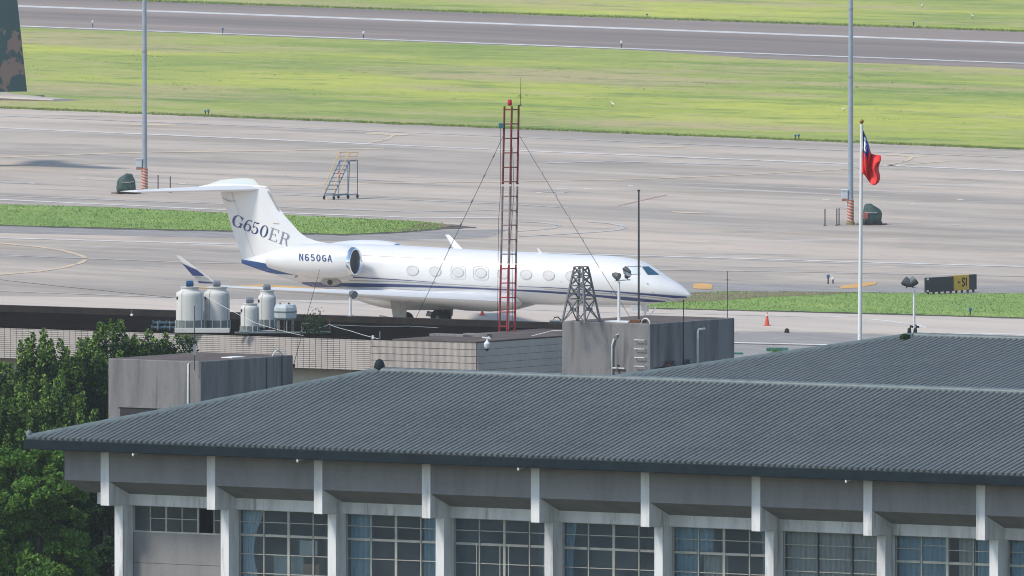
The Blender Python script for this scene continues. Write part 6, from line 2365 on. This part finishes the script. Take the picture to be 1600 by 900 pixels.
def round_tree(label, px, py, Y, lobes, seed, group, nl=5200, leaf='leaf_bright', size=0.15):
    """tree of many small rounded leaf clumps; lobes are (px, py, radius px)"""
    rr = np.random.default_rng(seed)
    s_ = F / Y
    b = P(px, py, Y)
    t = thing('round_tree', label, 'tree', (b.x, b.y, 0), 0, group)
    base = Vector((b.x, b.y, 0))
    cs, ds = [], []
    br = MB()
    for (lx, ly, lr) in lobes:
        c = P(lx, ly, Y + rr.uniform(-1.2, 1.2)) - base
        r = lr / s_
        br.tube([(c.x * 0.6, c.y * 0.6, c.z - r * 0.8), (c.x * 0.8, c.y * 0.8, c.z - r * 0.4), tuple(c)], [0.06, 0.04, 0.015], 6)
        k = int(nl * (lr / 40) ** 2)
        # small clumps over the lobe's surface
        ncl = max(14, int(30 * (lr / 40) ** 2))
        for q in range(ncl):
            d = rr.normal(0, 1, 3)
            d /= np.linalg.norm(d)
            if d[2] < -0.55:
                d[2] *= -0.4
            cc = np.array(c) + d * r * rr.uniform(0.55, 1.0) * np.array([1, 1, 0.85])
            rc = r * rr.uniform(0.20, 0.36)
            m_ = int(k / ncl)
            e = rr.normal(0, 1, (m_, 3))
            e /= np.linalg.norm(e, axis=1)[:, None]
            pts = cc + e * (rc * rr.uniform(0.25, 1.0, (m_, 1)) ** 0.5) * np.array([1, 1, 0.7])
            cs.append(pts)
            ds.append(e * 0.6 + np.array([0, 0, 0.35]))
    br.build('limbs', M['bark'], t)
    MB().tube([(0, 0, 0), (0.1, 0.05, 3), (0.0, 0, 6.5), (0, 0, 9.5)], [0.25, 0.18, 0.12, 0.05], 10).build('trunk', M['bark'], t, smooth=True)
    leaves(np.concatenate(cs), np.concatenate(ds), size, 'crown', M[leaf], t, tilt=0.7)
    return t


TG = 'trees at the left edge'
upright_tree('dark tree with pale shoots at the very left edge under the black roof', -28, 520, 655, 150, 260, 60, 11, TG)
upright_tree('dark tree with pale tipped shoots left of centre among the left trees', 58, 507, 648, 120, 250, 62, 12, TG)
upright_tree('dark tree with two pale crests between the left trees and the stair house', 120, 508, 650, 96, 230, 52, 13, TG)
upright_tree('tallest pale tipped tree rising above the black parapet beside the stair house', 176, 490, 655, 92, 210, 44, 14, TG)
upright_tree('small leafy tree peeping over the top of the left stair house', 228, 511, 662, 56, 100, 16, 15, TG)
upright_tree('thin leafy sprays leaning right above the left stair house', 272, 526, 662, 46, 60, 8, 16, TG)
upright_tree('dark mid green tree filling the gap below the left stair house', 82, 575, 612, 150, 260, 85, 17, TG)
upright_tree('dark tree just behind the left eave of the long roof', 10, 600, 600, 150, 240, 70, 18, TG)
round_tree('bright green round tree under the left end of the eave', 60, 800, 590,
           [(20, 735, 40), (75, 725, 36), (105, 765, 36), (55, 775, 42), (10, 800, 40), (95, 810, 36), (60, 845, 46), (15, 870, 44), (110, 860, 40), (-30, 770, 45), (-35, 850, 45), (60, 905, 46), (115, 915, 42), (10, 930, 46), (40, 815, 40), (80, 880, 44), (35, 885, 40), (130, 735, 26)], 21, TG)
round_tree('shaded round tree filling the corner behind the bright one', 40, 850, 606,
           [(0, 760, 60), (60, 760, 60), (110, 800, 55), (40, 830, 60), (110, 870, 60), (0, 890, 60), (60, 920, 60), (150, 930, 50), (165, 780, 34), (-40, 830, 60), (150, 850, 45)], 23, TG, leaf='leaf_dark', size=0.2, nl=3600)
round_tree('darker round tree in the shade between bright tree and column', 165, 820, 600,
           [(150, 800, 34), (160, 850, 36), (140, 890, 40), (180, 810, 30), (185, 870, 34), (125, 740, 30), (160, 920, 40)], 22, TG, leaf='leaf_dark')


def shrub(label, px, py, Y, wpx, hpx, n, seed, zbase=None, leaf='leaf_dark'):
    rr = np.random.default_rng(seed)
    b = P(px, py, Y) if zbase is None else P(px, py, Y)
    t = thing('shrub', label, 'shrub', tuple(b))
    s_ = F / Y
    w, h_ = wpx / s_, hpx / s_
    c = np.stack([rr.normal(0, w / 4, n), rr.normal(0, w / 4, n), np.abs(rr.normal(0.45, 0.28, n)) * h_], 1)
    d = c * np.array([1, 1, 0.5]) + np.array([0, 0, 0.3])
    leaves(c, d, 0.11, 'foliage', M[leaf], t)
    st = MB()
    for k in range(5):
        a = rr.uniform(0, 6.28)
        st.tube([(0, 0, -0.05), (w * 0.2 * math.cos(a), w * 0.2 * math.sin(a), h_ * 0.8)], [0.015, 0.006], 4)
    st.build('stems', M['bark'], t)


shrub('dark weedy shrub on the black roof right of the water tank', 490, 521, 708, 46, 34, 420, 31)
shrub('small green bush in front of the green planter', 1211, 556, None or G(1211, 553).y, 18, 12, 220, 32, leaf='leaf_bright')
shrub('small dark shrub behind the ornament of the rear ridge', 1414, 529.5, 589.4, 16, 8, 140, 33)

# ------------------------------------------------------------------ haze
HAZE = 0.000055
if HAZE > 0:
    hz = MB().box(-3100, 3100, -2100, 4100, -1.0, 60.0).build('haze', bpy.data.materials.new('haze_air'))
    hm = hz.data.materials[0]
    hm.use_nodes = True
    hm.node_tree.nodes.clear()
    ho = hm.node_tree.nodes.new('ShaderNodeOutputMaterial')
    hv = hm.node_tree.nodes.new('ShaderNodeVolumePrincipled')
    hv.inputs['Color'].default_value = (0.92, 0.95, 1.0, 1)
    hv.inputs['Density'].default_value = HAZE
    hv.inputs['Anisotropy'].default_value = 0.2
    hm.node_tree.links.new(hv.outputs[0], ho.inputs['Volume'])
    hz['kind'] = 'stuff'
